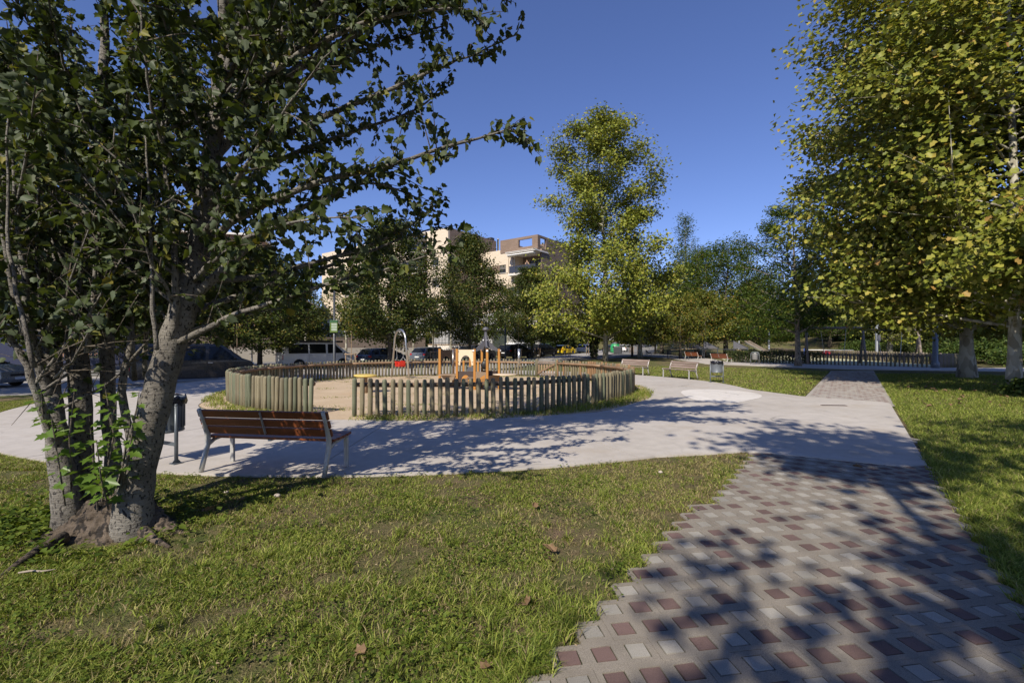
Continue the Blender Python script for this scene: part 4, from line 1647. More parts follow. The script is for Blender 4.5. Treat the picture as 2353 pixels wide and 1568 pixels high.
for k, (px, Y, sc, lb) in enumerate(((1600, 66, 1.12, 'dense green locust behind the weathered benches'),
                                     (1668, 58, 1.05, 'dense green locust above the wooden slide'),
                                     (1745, 62, .80, 'low spreading green locust right of the slide'),
                                     (1905, 74, .95, 'green locust far behind the timber swing frame'),
                                     (1520, 84, 1.1, 'green locust far back over the tree lined walk'))):
    X = (px - 1176) / FP * Y
    plant('locust_tree', LO2, lb, (X, Y, hz(X, Y)), k * 1.7 + .3, sc, 'locusts in the back of the park')
GO = gen_tree(71, 7.6, .22, [(2.3, 2.4), (3.4, 4.0), (5, 3.9), (7, 1.8), (7.6, .4)], 2.5, 34, 13000, .19, LEAF_LOW, M_GOLD, M_BARKD, .42, .3, (.2, 0), .2, 6, 1.4)
plant('golden_tree', GO, 'yellowing round tree between the weathered benches and the slide', (gd(1617, 821.5).x, gd(1617, 821.5).y, 0), 0, 1.05)
p = gd(1563, 823)
plant('golden_tree', GO, 'thin trunked yellowing tree behind the left weathered bench', (p.x, p.y, 0), 2.2, (.8, .8, .95))
PO = gen_tree(77, 24, .3, [(4, 1.8), (8, 2.5), (14, 2.6), (19, 1.9), (23, .7), (24, .2)], 4.5, 44, 8000, .32, LEAF_SLIM, M_LOC, M_BARKP, .5, 1.6, (0, 0), .2, 4, 1.2)
plant('columnar_poplar', PO, 'slender tall poplar rising above the middle trees', (27.5, 72, 0), 0, .95)
plant('columnar_poplar', PO, 'second slender poplar, shorter, right of the tall one', (31.2, 76, 0), 1, (.8, .8, .72))
PM = gen_tree(81, 12, .3, [(2.6, 3.4), (4, 4.6), (7, 4.6), (10, 3), (12, .5)], 2.8, 34, 8000, .24, LEAF_LOW, M_PLANE2, M_BARKP, .45, .4, (.2, .2), .3, 6, 1.3)
for k, (px, Y, sc, lb) in enumerate(((1470, 54, .95, 'mid green plane right of the tall middle plane'),
                                     (1545, 96, 1.0, 'pale trunked plane far down the park walk'),
                                     (1575, 104, 1.0, 'pale trunked plane far down the park, second of the row'),
                                     (1500, 110, 1.0, 'pale trunked plane at the far end of the walk'),
                                     (2042, 48, .95, 'plane with a pale leaning trunk behind the swing frame'),
                                     (1350, 112, 1.2, 'far plane closing the end of the street'),
                                     (1425, 130, 1.3, 'farthest plane at the end of the walk'))):
    X = (px - 1176) / FP * Y
    plant('park_plane_tree', PM, lb, (X, Y, hz(X, Y)), k * 1.1, sc, 'planes in the back of the park')
# dark evergreens closing the view on the bank and behind the street
EV = [gen_tree(91 + k, 9 + 3 * k, .25, [(.6, 3.0), (2, 4.2), (5, 4.0), (8, 2.4), (9 + 3 * k, .4)], 1.0, 40, 13000, .30, LEAF_LOW, M_DARK if k else M_BUSH, M_BARKD, .5, .3, (0, 0), .2, 6, 1.2) for k in range(2)]
ev = [(1790, 92, 1.0, 0), (1850, 98, 1.1, 1), (1920, 84, 1.0, 1), (1985, 78, 1.1, 0), (2040, 70, 1.0, 1), (2110, 64, 1.0, 0), (2180, 60, 1.1, 1), (2250, 54, 1.1, 0),
      (2320, 50, 1.2, 1), (2400, 46, 1.1, 0), (2480, 42, 1.2, 1), (1720, 104, 1.1, 1), (1640, 112, 1.1, 0), (2290, 74, 1.5, 1), (2150, 88, 1.5, 1), (2020, 100, 1.4, 1),
      (1580, 128, 1.3, 1), (1900, 118, 1.5, 0)]
ORD = ['first', 'second', 'third', 'fourth', 'fifth', 'sixth', 'seventh', 'eighth', 'ninth', 'tenth', 'eleventh', 'twelfth']
for k, (px, Y, sc, j) in enumerate(ev):
    X = (px - 1176) / FP * Y
    od_ = [q for q in sorted(ev, key=lambda e: e[0]) if q[3] == j].index(ev[k])
    plant('evergreen_tree', EV[j], (ORD[od_] + ' from the left of the dark trees on the bank behind the second playground' if j else ORD[od_] + ' from the left of the bushy trees on the bank behind the second playground'),
          (X, Y, hz(X, Y) - .1), k * 1.9, sc, 'dark trees on the bank behind the second playground' if j else 'bushy trees on the bank behind the second playground')
# trees behind the walls at the left and behind the camera's left
for k, (x, y, sc) in enumerate(((-30, 47, 1.0), (-24, 50, .85), (-37, 44, 1.1), (-46, 40, 1.2), (-56, 37, 1.25), (-66, 34, 1.3), (-17, 54, .7))):
    plant('evergreen_tree', EV[1 - k % 2], (ORD[[5, 6, 4, 3, 2, 1, 7][k] - 1] + ' from the left of the trees growing behind the walls across the street'), (x, y, 0), k * 2.3, sc,
          'trees behind the street walls')
# distant wood closing the horizon
n = 60000
th = rng.uniform(-1.45, 1.5, n)
rr = rng.uniform(150, 230, n)
X, Y = rr * np.sin(th), rr * np.cos(th)
hh = 9 + 7 * vnoise(X + 500, Y + 500, 14, 13)
D, N = leaf_frame(n)
me = leaves_mesh('wood', np.stack([X, Y, hgt(X, Y) + hh * rng.random(n) ** .8], 1), D, N, rng.uniform(1.2, 2.6, n), LEAF_LOW, M_DARK)
tag(inst('distant_wood', me), 'distant dark wood closing the horizon', kind='stuff')


def shrub(name, label, loc, r, n, ls, mat, group=None):
    u = rand_unit(n)
    u[:, 2] = np.abs(u[:, 2])
    k = 9
    c = rand_unit(k) * .55
    c[:, 2] = np.abs(c[:, 2]) * .6
    P = c[rng.integers(0, k, n)] + u * rng.uniform(.3, .58, n)[:, None]
    P *= np.array(r)
    D, N = leaf_frame(n, .4, u)
    t = thing(name, label, 'shrub', loc, 0, group)
    inst('foliage', leaves_mesh('foliage', P, D, N, ls * rng.uniform(.6, 1.2, n), LEAF_LOW, mat), t)
    s_ = MB()
    for q_ in c: s_.tube([(0, 0, -.05), tuple(q_ * np.array(r) * .5), tuple(q_ * np.array(r))], [.035, .02, .01], 5)
    s_.build('stem', M_BARKD, t)
    return t


shrub('hedge_shrub', 'yellow green hedge showing above the brown wall behind the white van', (-22.5, 45.8, 1.2), (4.5, 1.6, 2.2), 5200, .2, M_HEDGE)
shrub('hedge_shrub', 'yellow green hedge showing above the brown wall behind the blue hatchback', (-15.8, 49, 1.2), (4.2, 1.5, 2.1), 4800, .2, M_HEDGE)
for k, (px, Y, r, lb) in enumerate(((2250, 39, (4.5, 3, 3.0), 'large dark green shrub between the two right tree trunks'), (2180, 44, (4, 3, 2.6), 'dark green shrub left of the thick plane trunk'),
                                    (2420, 34, (4, 3, 2.8), 'large dark shrub at the right edge by the curved path'), (2075, 56, (3.5, 2.5, 2.6), 'brownish round shrub behind the swing frame'),
                                    (1985, 62, (3.4, 2.6, 2.5), 'dark shrub behind the red spring rider'), (2340, 42, (4, 3, 2.6), 'dense shrub behind the slim plane trunk'))):
    X = (px - 1176) / FP * Y
    shrub('park_shrub', lb, (X, Y, hz(X, Y) - .1), r, 5200, .21, M_BUSH if k % 2 == 0 else M_DARK)
# dark weedy shrub at the foot of the slim plane
p = gd(2330, 905)
shrub('foot_shrub', 'dark leafy suckers round the foot of the slim plane trunk', (p.x + .1, p.y - .5, -.05), (1.1, .8, .75), 1300, .13, M_BUSH)
# ivy on the right half of the second fence is built with the fence

# --- the near multi stemmed white poplar
POP = thing('poplar_tree', 'large near poplar with several pale spotted stems rising from one rooted foot', 'tree', (TB[0], TB[1], 0))
OFF = Vector((TB[0], TB[1], 0))
tb, twig = MB(), MB()


def PX(px, py, Y): return at(px, py, Y) - OFF


def stem(pts, n=12):
    """list of (px, py, Y, width in plate pixels)"""
    P = [PX(a, b, c) for a, b, c, w in pts]
    Rr = [w / 2 / FP * c for a, b, c, w in pts]
    # resample with a smooth curve
    out, ro = [], []
    for i in range(len(P) - 1):
        p0, p1, p2, p3 = P[max(i - 1, 0)], P[i], P[i + 1], P[min(i + 2, len(P) - 1)]
        for k in range(4):
            t_ = k / 4
            q_ = .5 * ((2 * p1) + (-p0 + p2) * t_ + (2 * p0 - 5 * p1 + 4 * p2 - p3) * t_ ** 2 + (-p0 + 3 * p1 - 3 * p2 + p3) * t_ ** 3)
            out.append(q_ + Vector((random.gauss(0, .006), random.gauss(0, .006), 0)))
            ro.append(Rr[i] + (Rr[i + 1] - Rr[i]) * t_)
    out.append(P[-1])
    ro.append(Rr[-1])
    tb.tube(out, ro, n)
    return out, ro


S1, _ = stem([(162, 1245, 4.02, 74), (152, 1140, 4.03, 52), (132, 1000, 4.08, 44), (118, 900, 4.14, 36), (104, 800, 4.2, 27), (62, 690, 4.3, 18), (30, 560, 4.4, 13), (8, 400, 4.5, 9), (-20, 150, 4.6, 5)])
S1b, _ = stem([(116, 905, 4.12, 26), (88, 830, 4.0, 20), (66, 740, 3.9, 15), (58, 640, 3.85, 12), (40, 520, 3.8, 9), (30, 380, 3.8, 5)], 9)
S1c, _ = stem([(133, 1035, 4.05, 22), (108, 965, 3.9, 19), (78, 885, 3.8, 16), (42, 800, 3.75, 13), (-5, 735, 3.7, 10), (-60, 640, 3.7, 7)], 9)
S2, _ = stem([(205, 1215, 4.22, 60), (188, 1060, 4.28, 44), (183, 900, 4.32, 42), (177, 770, 4.35, 40), (182, 640, 4.4, 35), (200, 480, 4.5, 29), (225, 300, 4.6, 23), (240, 100, 4.7, 17), (250, -200, 4.8, 10)])
S3, _ = stem([(262, 1160, 4.42, 40), (255, 1000, 4.47, 30), (248, 850, 4.5, 28), (244, 650, 4.55, 26), (262, 450, 4.6, 21), (290, 250, 4.7, 15), (310, 0, 4.8, 11), (330, -250, 4.9, 6)])
S4, _ = stem([(298, 1240, 4.0, 96), (314, 1110, 4.0, 68), (343, 980, 4.02, 62), (383, 830, 4.05, 60), (425, 700, 4.1, 55), (457, 560, 4.2, 47), (482, 400, 4.3, 39), (502, 230, 4.4, 33), (518, 50, 4.5, 27), (532, -200, 4.6, 19), (548, -480, 4.7, 9)], 14)
S5, _ = stem([(285, 1140, 4.25, 36), (318, 985, 4.2, 31), (350, 885, 4.1, 26), (386, 792, 4.0, 22), (402, 700, 3.95, 16), (398, 560, 3.9, 12), (380, 400, 3.9, 9), (372, 220, 3.9, 5)], 10)
S6, _ = stem([(300, 1010, 4.35, 18), (282, 900, 4.4, 16), (300, 780, 4.5, 13), (285, 650, 4.6, 10), (300, 520, 4.7, 7)], 8)
for (x0, x1, x2) in ((100, 60, 40), (110, 90, 85), (120, 128, 150), (150, 165, 140), (95, 130, 118), (60, 20, 0), (80, 40, 15), (140, 110, 100), (200, 215, 240), (330, 345, 352), (360, 350, 340), (310, 300, 320)):
    Y = random.uniform(3.5, 4.8)
    stem([(x0, random.uniform(760, 880), Y, 11), (x1, random.uniform(600, 680), Y, 9), (x2, random.uniform(430, 520), Y, 6), (x2 + random.uniform(-40, 40), random.uniform(200, 330), Y, 3)], 6)
limbs = []


def limb(pts, w0):
    n = len(pts)
    o, r = stem([(a, b, c, max(3, w0 * (1 - i / (n - .6)))) for i, (a, b, c) in enumerate(pts)], 7)
    limbs.append((o, r))


limb([(395, 792, 4.05), (470, 758, 3.95), (540, 722, 3.9), (640, 690, 3.85), (760, 650, 3.9), (880, 620, 4.0), (970, 590, 4.1), (1035, 575, 4.2)], 16)
limb([(430, 690, 4.1), (500, 632, 4.1), (565, 570, 4.2), (650, 505, 4.4), (740, 455, 4.6), (850, 420, 4.8), (960, 455, 5.0)], 26)
limb([(452, 600, 4.2), (530, 512, 4.1), (640, 455, 4.0), (760, 410, 3.9), (880, 385, 3.9), (1000, 345, 4.0), (1100, 318, 4.1), (1170, 300, 4.15), (1210, 328, 4.2)], 20)
limb([(477, 430, 4.3), (560, 360, 4.3), (680, 300, 4.3), (800, 245, 4.4), (900, 205, 4.5), (1000, 160, 4.6), (1100, 120, 4.7), (1188, 80, 4.8)], 20)
limb([(492, 300, 4.35), (580, 200, 4.2), (700, 120, 4.0), (820, 60, 3.9), (940, 28, 3.9), (1060, 22, 4.0), (1110, 60, 4.0)], 18)
limb([(508, 150, 4.45), (600, 20, 4.4), (700, -90, 4.5), (850, -180, 4.7), (1000, -230, 4.9)], 18)
limb([(440, 640, 4.15), (560, 640, 4.5), (700, 610, 4.9), (830, 570, 5.2), (940, 520, 5.4), (1000, 470, 5.6)], 17)
limb([(420, 720, 4.1), (520, 690, 4.6), (650, 640, 5.2), (790, 600, 5.6), (930, 545, 6.0), (1010, 520, 6.2)], 17)
limb([(465, 500, 4.25), (560, 420, 4.8), (680, 350, 5.4), (820, 300, 5.9), (960, 250, 6.3), (1020, 190, 6.5)], 17)
limb([(485, 380, 4.3), (600, 250, 5.0), (740, 160, 5.5), (880, 100, 6.0), (1020, 60, 6.3)], 16)
limb([(470, 480, 4.25), (400, 380, 3.9), (350, 250, 3.6), (330, 100, 3.4), (310, -120, 3.3)], 14)
limb([(488, 340, 4.3), (430, 200, 4.6), (400, 50, 4.9), (380, -150, 5.1)], 13)
limb([(455, 560, 4.2), (530, 440, 3.7), (600, 330, 3.4), (680, 220, 3.2), (760, 120, 3.1)], 14)
limb([(440, 650, 4.1), (540, 560, 3.6), (640, 520, 3.3), (740, 500, 3.2), (830, 500, 3.2)], 13)
limb([(480, 420, 4.3), (540, 280, 4.4), (610, 160, 4.6), (660, 30, 4.8), (700, -120, 5.0)], 14)
limb([(500, 240, 4.4), (560, 90, 3.8), (640, -60, 3.4), (720, -200, 3.2)], 13)
limb([(180, 660, 4.4), (120, 540, 4.2), (80, 400, 4.0), (50, 250, 3.9), (20, 80, 3.8)], 12)
limb([(190, 560, 4.45), (150, 420, 4.8), (130, 260, 5.1), (110, 90, 5.4), (90, -100, 5.6)], 12)
limb([(205, 440, 4.5), (270, 330, 4.1), (300, 200, 3.8), (320, 60, 3.6)], 11)
limb([(220, 340, 4.6), (170, 210, 4.3), (130, 80, 4.0), (100, -80, 3.8)], 11)
limb([(248, 600, 4.55), (320, 480, 4.9), (360, 350, 5.3), (390, 220, 5.6), (420, 60, 5.9)], 11)
limb([(262, 440, 4.6), (220, 320, 5.0), (180, 180, 5.4), (160, 20, 5.7)], 11)
limb([(105, 800, 4.2), (60, 620, 4.6), (20, 470, 4.9), (-20, 300, 5.2)], 10)
limb([(60, 690, 4.3), (80, 520, 4.0), (100, 380, 3.7), (90, 230, 3.5)], 9)
limb([(350, 885, 4.1), (420, 800, 4.4), (500, 745, 4.8), (600, 715, 5.2), (720, 700, 5.6)], 11)
limb([(400, 700, 3.95), (350, 600, 3.7), (300, 480, 3.5), (250, 380, 3.4)], 9)
limb([(244, 660, 4.55), (190, 560, 4.9), (140, 470, 5.3), (60, 400, 5.6)], 9)
limb([(180, 640, 4.4), (260, 560, 4.1), (330, 500, 3.8), (400, 450, 3.6)], 9)
# side shoots off every stem fill the crown
for s_, lo, hi, m_ in ((S1, .3, .95, 10), (S1b, .25, .95, 8), (S1c, .3, .95, 6), (S2, .35, .8, 12), (S3, .35, .75, 12), (S4, .45, .8, 14), (S5, .45, .95, 8), (S6, .4, .95, 5)):
    for k in range(m_):
        i_ = int((lo + (hi - lo) * (k + random.random()) / m_) * (len(s_[0] if isinstance(s_, tuple) else s_) - 1))
        st = s_[i_]
        an = random.random() * 6.28
        L_ = random.uniform(.7, 1.7)
        dv = Vector((math.cos(an), math.sin(an), random.uniform(.35, 1.5))).normalized()
        e_ = st + dv * L_
        if (e_ + OFF).y < 2.7: e_.y = 2.7 - OFF.y + random.random() * .4
        m1 = st.lerp(e_, .5) + Vector((0, 0, -.06 * L_))
        tb.tube([st, st.lerp(m1, .5), m1, m1.lerp(e_, .5), e_], [.016, .013, .010, .007, .004], 5, False)
        limbs.append(([st, st.lerp(m1, .5), m1, m1.lerp(e_, .5), e_], [.01] * 5))
# upper crown, above the frame (it shades the walk)
top0 = at(525, -100, 4.55) - OFF
uls = []
for k in range(42):
    if k < 18:
        tgt = Vector((random.uniform(-6.3, .5), random.uniform(2.9, 7.2), random.uniform(6.2, 9.4)))
    else:
        tgt = Vector((random.uniform(-1.2, 2.7), random.uniform(2.8, 5.6), 0))
        tgt.z = max(1.64 + .76 * tgt.y + .5, random.uniform(5.2, 8.6))
    tgt -= OFF
    st = S4[int(random.uniform(.68, .98) * (len(S4) - 1))]
    m1 = st.lerp(tgt, .4) + Vector((0, 0, .35))
    m2 = st.lerp(tgt, .72) + Vector((0, 0, .25))
    tb.tube([st, m1, m2, tgt], [.045, .03, .018, .006], 6, False)
    for _ in range(2 if k >= 18 else 1): limbs.append(([st.lerp(m1, .5), m1, m1.lerp(m2, .5), m2, m2.lerp(tgt, .5), tgt], [.04, .03, .024, .018, .01, .006]))
for s_ in (S1, S1b, S1c, S2, S3, S5, S6): limbs.append((s_[len(s_) // 2:], [.02] * len(s_)))
limbs.append((S4[int(len(S4) * .55):], [.03] * len(S4)))
LP, LD = [], []
for o, r in limbs:
    # arc length sampling
    seg = [(a, b, (b - a).length) for a, b in zip(o, o[1:])]
    tot = sum(s_[2] for s_ in seg)
    acc = 0
    for a, b, l in seg:
        k = max(1, int(l * 18))
        for j in range(k):
            f = (acc + l * (j + random.random()) / k) / tot
            if f < .15: continue
            p = a.lerp(b, random.random())
            dd = (b - a).normalized() * random.uniform(.2, .8) + Vector((random.gauss(0, .55), random.gauss(0, .55), random.gauss(.12, .5)))
            dd.normalize()
            tl_ = random.uniform(.16, .56) * (1.15 - .5 * f)
            e = p + dd * tl_
            twig.tube([p, p.lerp(e, .5) + Vector((0, 0, .015)), e], [.0055, .004, .002], 4, False)
            m_ = int(tl_ / .028)
            for q_ in range(m_):
                s2 = (q_ + .6) / m_
                P_ = p.lerp(e, s2) + Vector((random.gauss(0, .022), random.gauss(0, .022), random.gauss(0, .022)))
                LP.append(tuple(P_))
                LD.append(tuple(dd))
        acc += l
LP, LD = np.array(LP), np.array(LD)
# drop leaves that would hang in front of the clear lower view or too near the lens
wx, wy, wz = LP[:, 0] + OFF.x, LP[:, 1] + OFF.y, LP[:, 2]
sx_, sy_ = 1176 + wx / wy * FP, 790 - (wz - EYE) / wy * FP
clear = (wy > 2.5)
low = (sy_ > np.interp(sx_, [0, 100, 200, 330, 470, 700, 1000, 1300], [860, 820, 770, 760, 735, 705, 625, 590]))
front = (wy < 4.3) & (sx_ < 520) & (sy_ > 400)
ok = clear & ~(low & (rng.random(len(LP)) < .93)) & ~(front & (rng.random(len(LP)) < .5))
LP, LD = LP[ok], LD[ok]
n = len(LP)
D = LD * .5 + rand_unit(n) * .7
D[:, 2] -= .42
N = rand_unit(n) * .75
N[:, 2] += .45
N /= np.linalg.norm(N, axis=1, keepdims=True)
SZ = rng.uniform(.05, .092, n)
wx, wy, wz = LP[:, 0] + OFF.x, LP[:, 1] + OFF.y, LP[:, 2]
sx_, sy_ = 1176 + wx / wy * FP, 790 - (wz - EYE) / wy * FP
big = np.where((sx_ > 0) & (sx_ < 2352) & (sy_ > 0), SZ / wy, 0)
order = np.argsort(-big)
near = order[:150]
mask = np.ones(n, bool)
mask[near] = False
print('poplar leaves', n)
tag(inst('crown', leaves_mesh('crown', LP[mask], D[mask], N[mask], SZ[mask], LEAF_POP, M_POP), POP), kind='stuff')
leafs = [leaves_mesh('leaf', np.zeros((1, 3)), np.array([[0, 1., -.12 * k]]), np.array([[.1 * k, 0, 1.]]), np.array([1.]), LEAF_POP, M_POP) for k in range(3)]


def put_leaf(me, p, d, nrm, s):
    d = Vector(d).normalized()
    w_ = d.cross(Vector(nrm)).normalized()
    nn = w_.cross(d)
    M = Matrix((w_, d, nn)).transposed()
    o = inst('leaf', me, POP, p, M.to_euler(), (s, s, s))
    return o


for k in near: put_leaf(leafs[k % 3], LP[k], D[k], N[k], SZ[k])
# sucker shoots with large fresh leaves at the foot
sleaf = [leaves_mesh('leaf', np.zeros((1, 3)), np.array([[0, 1., -.1 * k]]), np.array([[.15 * k, 0, 1.]]), np.array([1.]), LEAF_BIG, M_SUCK) for k in range(3)]
shoots = [((245, 1165, 3.95), (250, 1020, 3.85), (270, 900, 3.8)), ((225, 1170, 3.9), (215, 1060, 3.8), (205, 950, 3.75)), ((260, 1160, 3.95), (285, 1060, 3.85), (300, 960, 3.8)),
          ((150, 1160, 3.85), (135, 1060, 3.7), (118, 960, 3.65)), ((235, 1150, 3.9), (262, 1000, 3.8), (240, 880, 3.75)), ((280, 1130, 3.9), (300, 1020, 3.8), (320, 900, 3.75)),
          ((165, 1140, 3.9), (160, 1000, 3.7), (172, 890, 3.7)), ((250, 1170, 3.85), (232, 1095, 3.7), (222, 1010, 3.65)), ((130, 1010, 3.9), (100, 960, 3.8), (95, 900, 3.75))]
for a, b, c in shoots:
    A, B_, C_ = PX(*a), PX(*b), PX(*c)
    twig.tube([A, B_, C_], [.008, .006, .003], 5)
    for k in range(16):
        s_ = .15 + .85 * k / 15
        p = (A.lerp(B_, s_ * 2) if s_ < .5 else B_.lerp(C_, s_ * 2 - 1))
        an = k * 2.4 + random.random()
        d = Vector((math.cos(an), math.sin(an) - .35, random.uniform(-.35, .35)))
        sz = random.uniform(.065, .125) * (1.15 - .4 * s_)
        put_leaf(sleaf[k % 3], p + d * .03, d, Vector((random.gauss(0, .35), random.gauss(-.35, .35), 1)).normalized(), sz)
tb.build('trunk', M_POPBARK, POP, True)
tag(twig.build('twig', M_BARKD, POP), kind='stuff')
# rooted foot
import bmesh
mb = MB()
base_c = Vector((0, 0, 0))
nr, na = 13, 64
for i in range(nr):
    f = i / (nr - 1)
    for k in range(na):
        a = 2 * math.pi * k / na
        lobes = .5 + .5 * math.cos(5 * a + .6) * .7 + .18 * math.sin(9 * a + 1) + .1 * math.sin(17 * a)
        r_ = .20 + f ** 1.25 * (.17 + .10 * lobes + .26 * max(0, math.cos(a - R(212))) ** 6 + .14 * max(0, math.cos(a - R(-15))) ** 8)
        z = .24 * (1 - f) ** 1.6 * (1 + .25 * lobes) - .05 * f + .022 * math.sin(11 * a + 5 * f) + .012 * math.sin(23 * a - 9 * f)
        mb.v.append((r_ * math.cos(a) * 1.25, r_ * math.sin(a) * .8, z))
for i in range(nr - 1):
    for k in range(na):
        a = i * na + k
        b = i * na + (k + 1) % na
        mb.f.append((a, a + na, b + na, b))
mb.f.append(tuple(range(na)))
foot = mb.build('root_flare', M_BARKR, POP, True)
foot.location = (-.02, .02, -.025)
tx = bpy.data.textures.new('root_relief', 'CLOUDS')
tx.noise_scale = .055
tx.noise_depth = 3
sb = foot.modifiers.new('sub', 'SUBSURF')
sb.levels = sb.render_levels = 2
dm = foot.modifiers.new('relief', 'DISPLACE')
dm.texture = tx
dm.strength = .075
dm.mid_level = .5
rt = MB()
for pts_ in (((150, 1240), (95, 1262), (40, 1295), (-10, 1325)), ((325, 1222), (355, 1240), (390, 1250))):
    q_ = [gd(x_, y_) - OFF for x_, y_ in pts_]
    m_ = len(q_)
    MB().tube([p_ + Vector((0, 0, .03 - .05 * i / (m_ - 1))) for i, p_ in enumerate(q_)], [.05 * (1 - .75 * i / (m_ - 1)) for i in range(m_)], 8).build('root', M_BARKR, POP, True)
# ================================================================== THE ROUND LOG FENCE
FR = 6.95
fence = thing('log_fence', 'round fence of upright grey green logs enclosing the sand playground', 'fence', (PC[0], PC[1], 0))


def log_mesh(mat, seed):
    rs = random.Random(seed)
    mb = MB()
    n = 10
    prof = [(.053, -.15), (.053, .3), (.0525, .78), (.050, .815), (.042, .838), (.024, .85)]
    mb.lathe(prof, n)
    for i, v_ in enumerate(mb.v):
        a = math.atan2(v_[1], v_[0])
        s_ = 1 + .05 * math.sin(2 * a + seed) + .03 * math.sin(3 * a + 2 * seed)
        mb.v[i] = (v_[0] * s_, v_[1] * s_, v_[2])
    return mb.mesh('post', mat, True)


LOGS = [log_mesh(M_LOG, 1), log_mesh(M_LOG, 2), log_mesh(M_LOGG, 3)]
LOGO = [log_mesh(M_LOGO, 4), log_mesh(M_LOG, 5)]
GAPS = [(252.9, 261.0), (46, 56.5)]
step = math.degrees(.168 / FR)
nposts = 0
k = 0.0
while k < 360:
    if not any(a < k < b for a, b in GAPS):
        orange = (k < 46 or k > 338)
        me = random.choice(LOGO if (orange and random.random() < .85) else LOGS)
        a = R(k)
        r_ = FR + random.gauss(0, .012)
        inst('post', me, fence, (r_ * math.cos(a), r_ * math.sin(a), 0), (random.gauss(0, .012), random.gauss(0, .012), random.random() * 6.28),
             (random.uniform(.93, 1.1), random.uniform(.93, 1.1), random.uniform(.975, 1.03)))
        nposts += 1
    k += step * (1.06 if 261 < k < 335 else (.9 if 190 < k < 253 else 1.0))
# rails of half logs inside the posts
edges = [56.8, 78, 98, 118, 138, 158, 178, 198, 218, 236, 252.4]
edges2 = [261.4, 282, 302, 322, 342, 360, 380, 405.6]
for E in (edges, edges2):
    for a, b in zip(E, E[1:]):
        mb = MB()
        pts_ = []
        for j in range(7):
            an = R(a + .15 + (b - a - .3) * j / 6)
            pts_.append(((FR - .105) * math.cos(an), (FR - .105) * math.sin(an), .70 + random.gauss(0, .003)))
        mb.tube(pts_, .052, 8)
        mb.build('rail', M_RAIL, fence, True)
# gate at the back
g0, g1 = R(46.3), R(56.2)
ga = Vector((FR * math.cos(g0), FR * math.sin(g0), 0))
gb = Vector((FR * math.cos(g1), FR * math.sin(g1), 0))
gang = math.atan2((gb - ga).y, (gb - ga).x)
gl_ = (gb - ga).length
gate = thing('fence_gate', 'timber gate with a diagonal brace at the back of the round fence', 'gate', (PC[0] + ga.x, PC[1] + ga.y, 0), gang)
MB().box((gl_ / 2, 0, .72), (gl_ - .1, .05, .13)).build('top_rail', M_OLDW, gate)
MB().box((gl_ / 2, 0, .16), (gl_ - .1, .05, .10)).build('bottom_rail', M_OLDW, gate)
MB().bar((.1, .05, .66), (gl_ - .1, .05, .18), .035, .08).build('brace', M_RAIL, gate)
sm = MB().box((0, -.04, .42), (.075, .03, .74)).mesh('slat', M_STAKE)
for j in range(7): inst('slat', sm, gate, (.1 + j * (gl_ - .2) / 6, 0, 0))
MB().lathe([(.075, -.1), (.075, .86), (.05, .92)], 10, (.0, 0, 0)).build('gate_post', M_LOGG, gate, True)
MB().lathe([(.075, -.1), (.075, .84), (.05, .9)], 10, (gl_, 0, 0)).build('gate_post', M_LOG, gate, True)


# ================================================================== BENCHES AND BINS
def bench(label, loc, rz, slat_m, frame_m, group=None, L=1.80):
    t = thing('park_bench', label, 'bench', loc, rz, group)
    Lh = L / 2
    for s in (-1, 1):
        x = s * (Lh - .05)
        fr = MB()
        fr.tube([(x, -.30, 0), (x, -.25, .16), (x, -.19, .34), (x, -.19, .47), (x, -.25, .66), (x, -.33, .815)], [.030, .030, .033, .034, .030, .024], 8)
        fr.tube([(x, -.20, .33), (x, -.08, .385), (x, .10, .405), (x, .30, .425)], [.03, .026, .024, .02], 7)
        o = fr.build('side_frame', frame_m, t, True)
        o.scale = (1, 1, 1)
        lg = MB().bar((x, .24, 0), (x, .235, .40), .055, .04, up=(0, 1, 0)).build('leg', frame_m, t, False, .008)
        bo = MB()
        for z in (.52, .64, .76):
            yb = -.19 - (z - .47) * .40 - .03
            bo.ball((x, yb - .005, z), .009, 6, 4)
        bo.build('bolt', M_STEEL, t)
    for k, z in enumerate((.535, .645, .757)):
        y = -.172 - (z - .47) * .40
        M = Matrix.Rotation(R(21), 3, 'X')
        MB().box((0, y, z), (L, .032, .101 if k else .104), m=M).build('back_slat', slat_m, t, False, .006)
    for k, (y, z) in enumerate(((-.10, .432), (.01, .432), (.12, .436), (.235, .445))):
        MB().box((0, y, z), (L, .098, .034), m=Matrix.Rotation(R(2 + 2 * k), 3, 'X')).build('seat_slat', slat_m, t, False, .006)
    st = MB()
    st.bar((0, -.218, .50), (0, -.325, .79), .035, .008, up=(1, 0, 0))
    st.build('back_strap', frame_m, t)
    MB().box((0, .06, .405), (.04, .42, .02)).build('seat_strap', frame_m, t)
    return t


bench('varnished red brown slatted bench seen from behind beside the near poplar', (-3.10, 6.0, 0), R(-8.5), M_SLAT, M_ALU)


def ring_at(deg, r): return (PC[0] + r * math.cos(R(deg)), PC[1] + r * math.sin(R(deg)), 0)


G_W = 'weathered grey benches on the walk facing the playground'
bench('weathered flaking bench facing the playground, nearer the blue grey bin', ring_at(23.0, 11.55), R(113), M_SLATW, M_ALU, G_W)
bench('weathered flaking bench facing the playground, farther from the blue grey bin', ring_at(38.5, 11.6), R(128.5), M_SLATW, M_ALU, G_W)
bench('red brown bench seen from behind in front of the second playground fence', (18.0, 39.2, 0), R(-66), M_SLAT, M_ALU)
bench('red brown bench in the shade by the trunk of the yellowing tree', (18.7, 47.0, 0), R(-66), M_SLAT, M_ALU)
bench('lone bench seen from the side on the pale walk under the trees', (18.9, 63, 0), R(-100), M_SLAT, M_ALU)


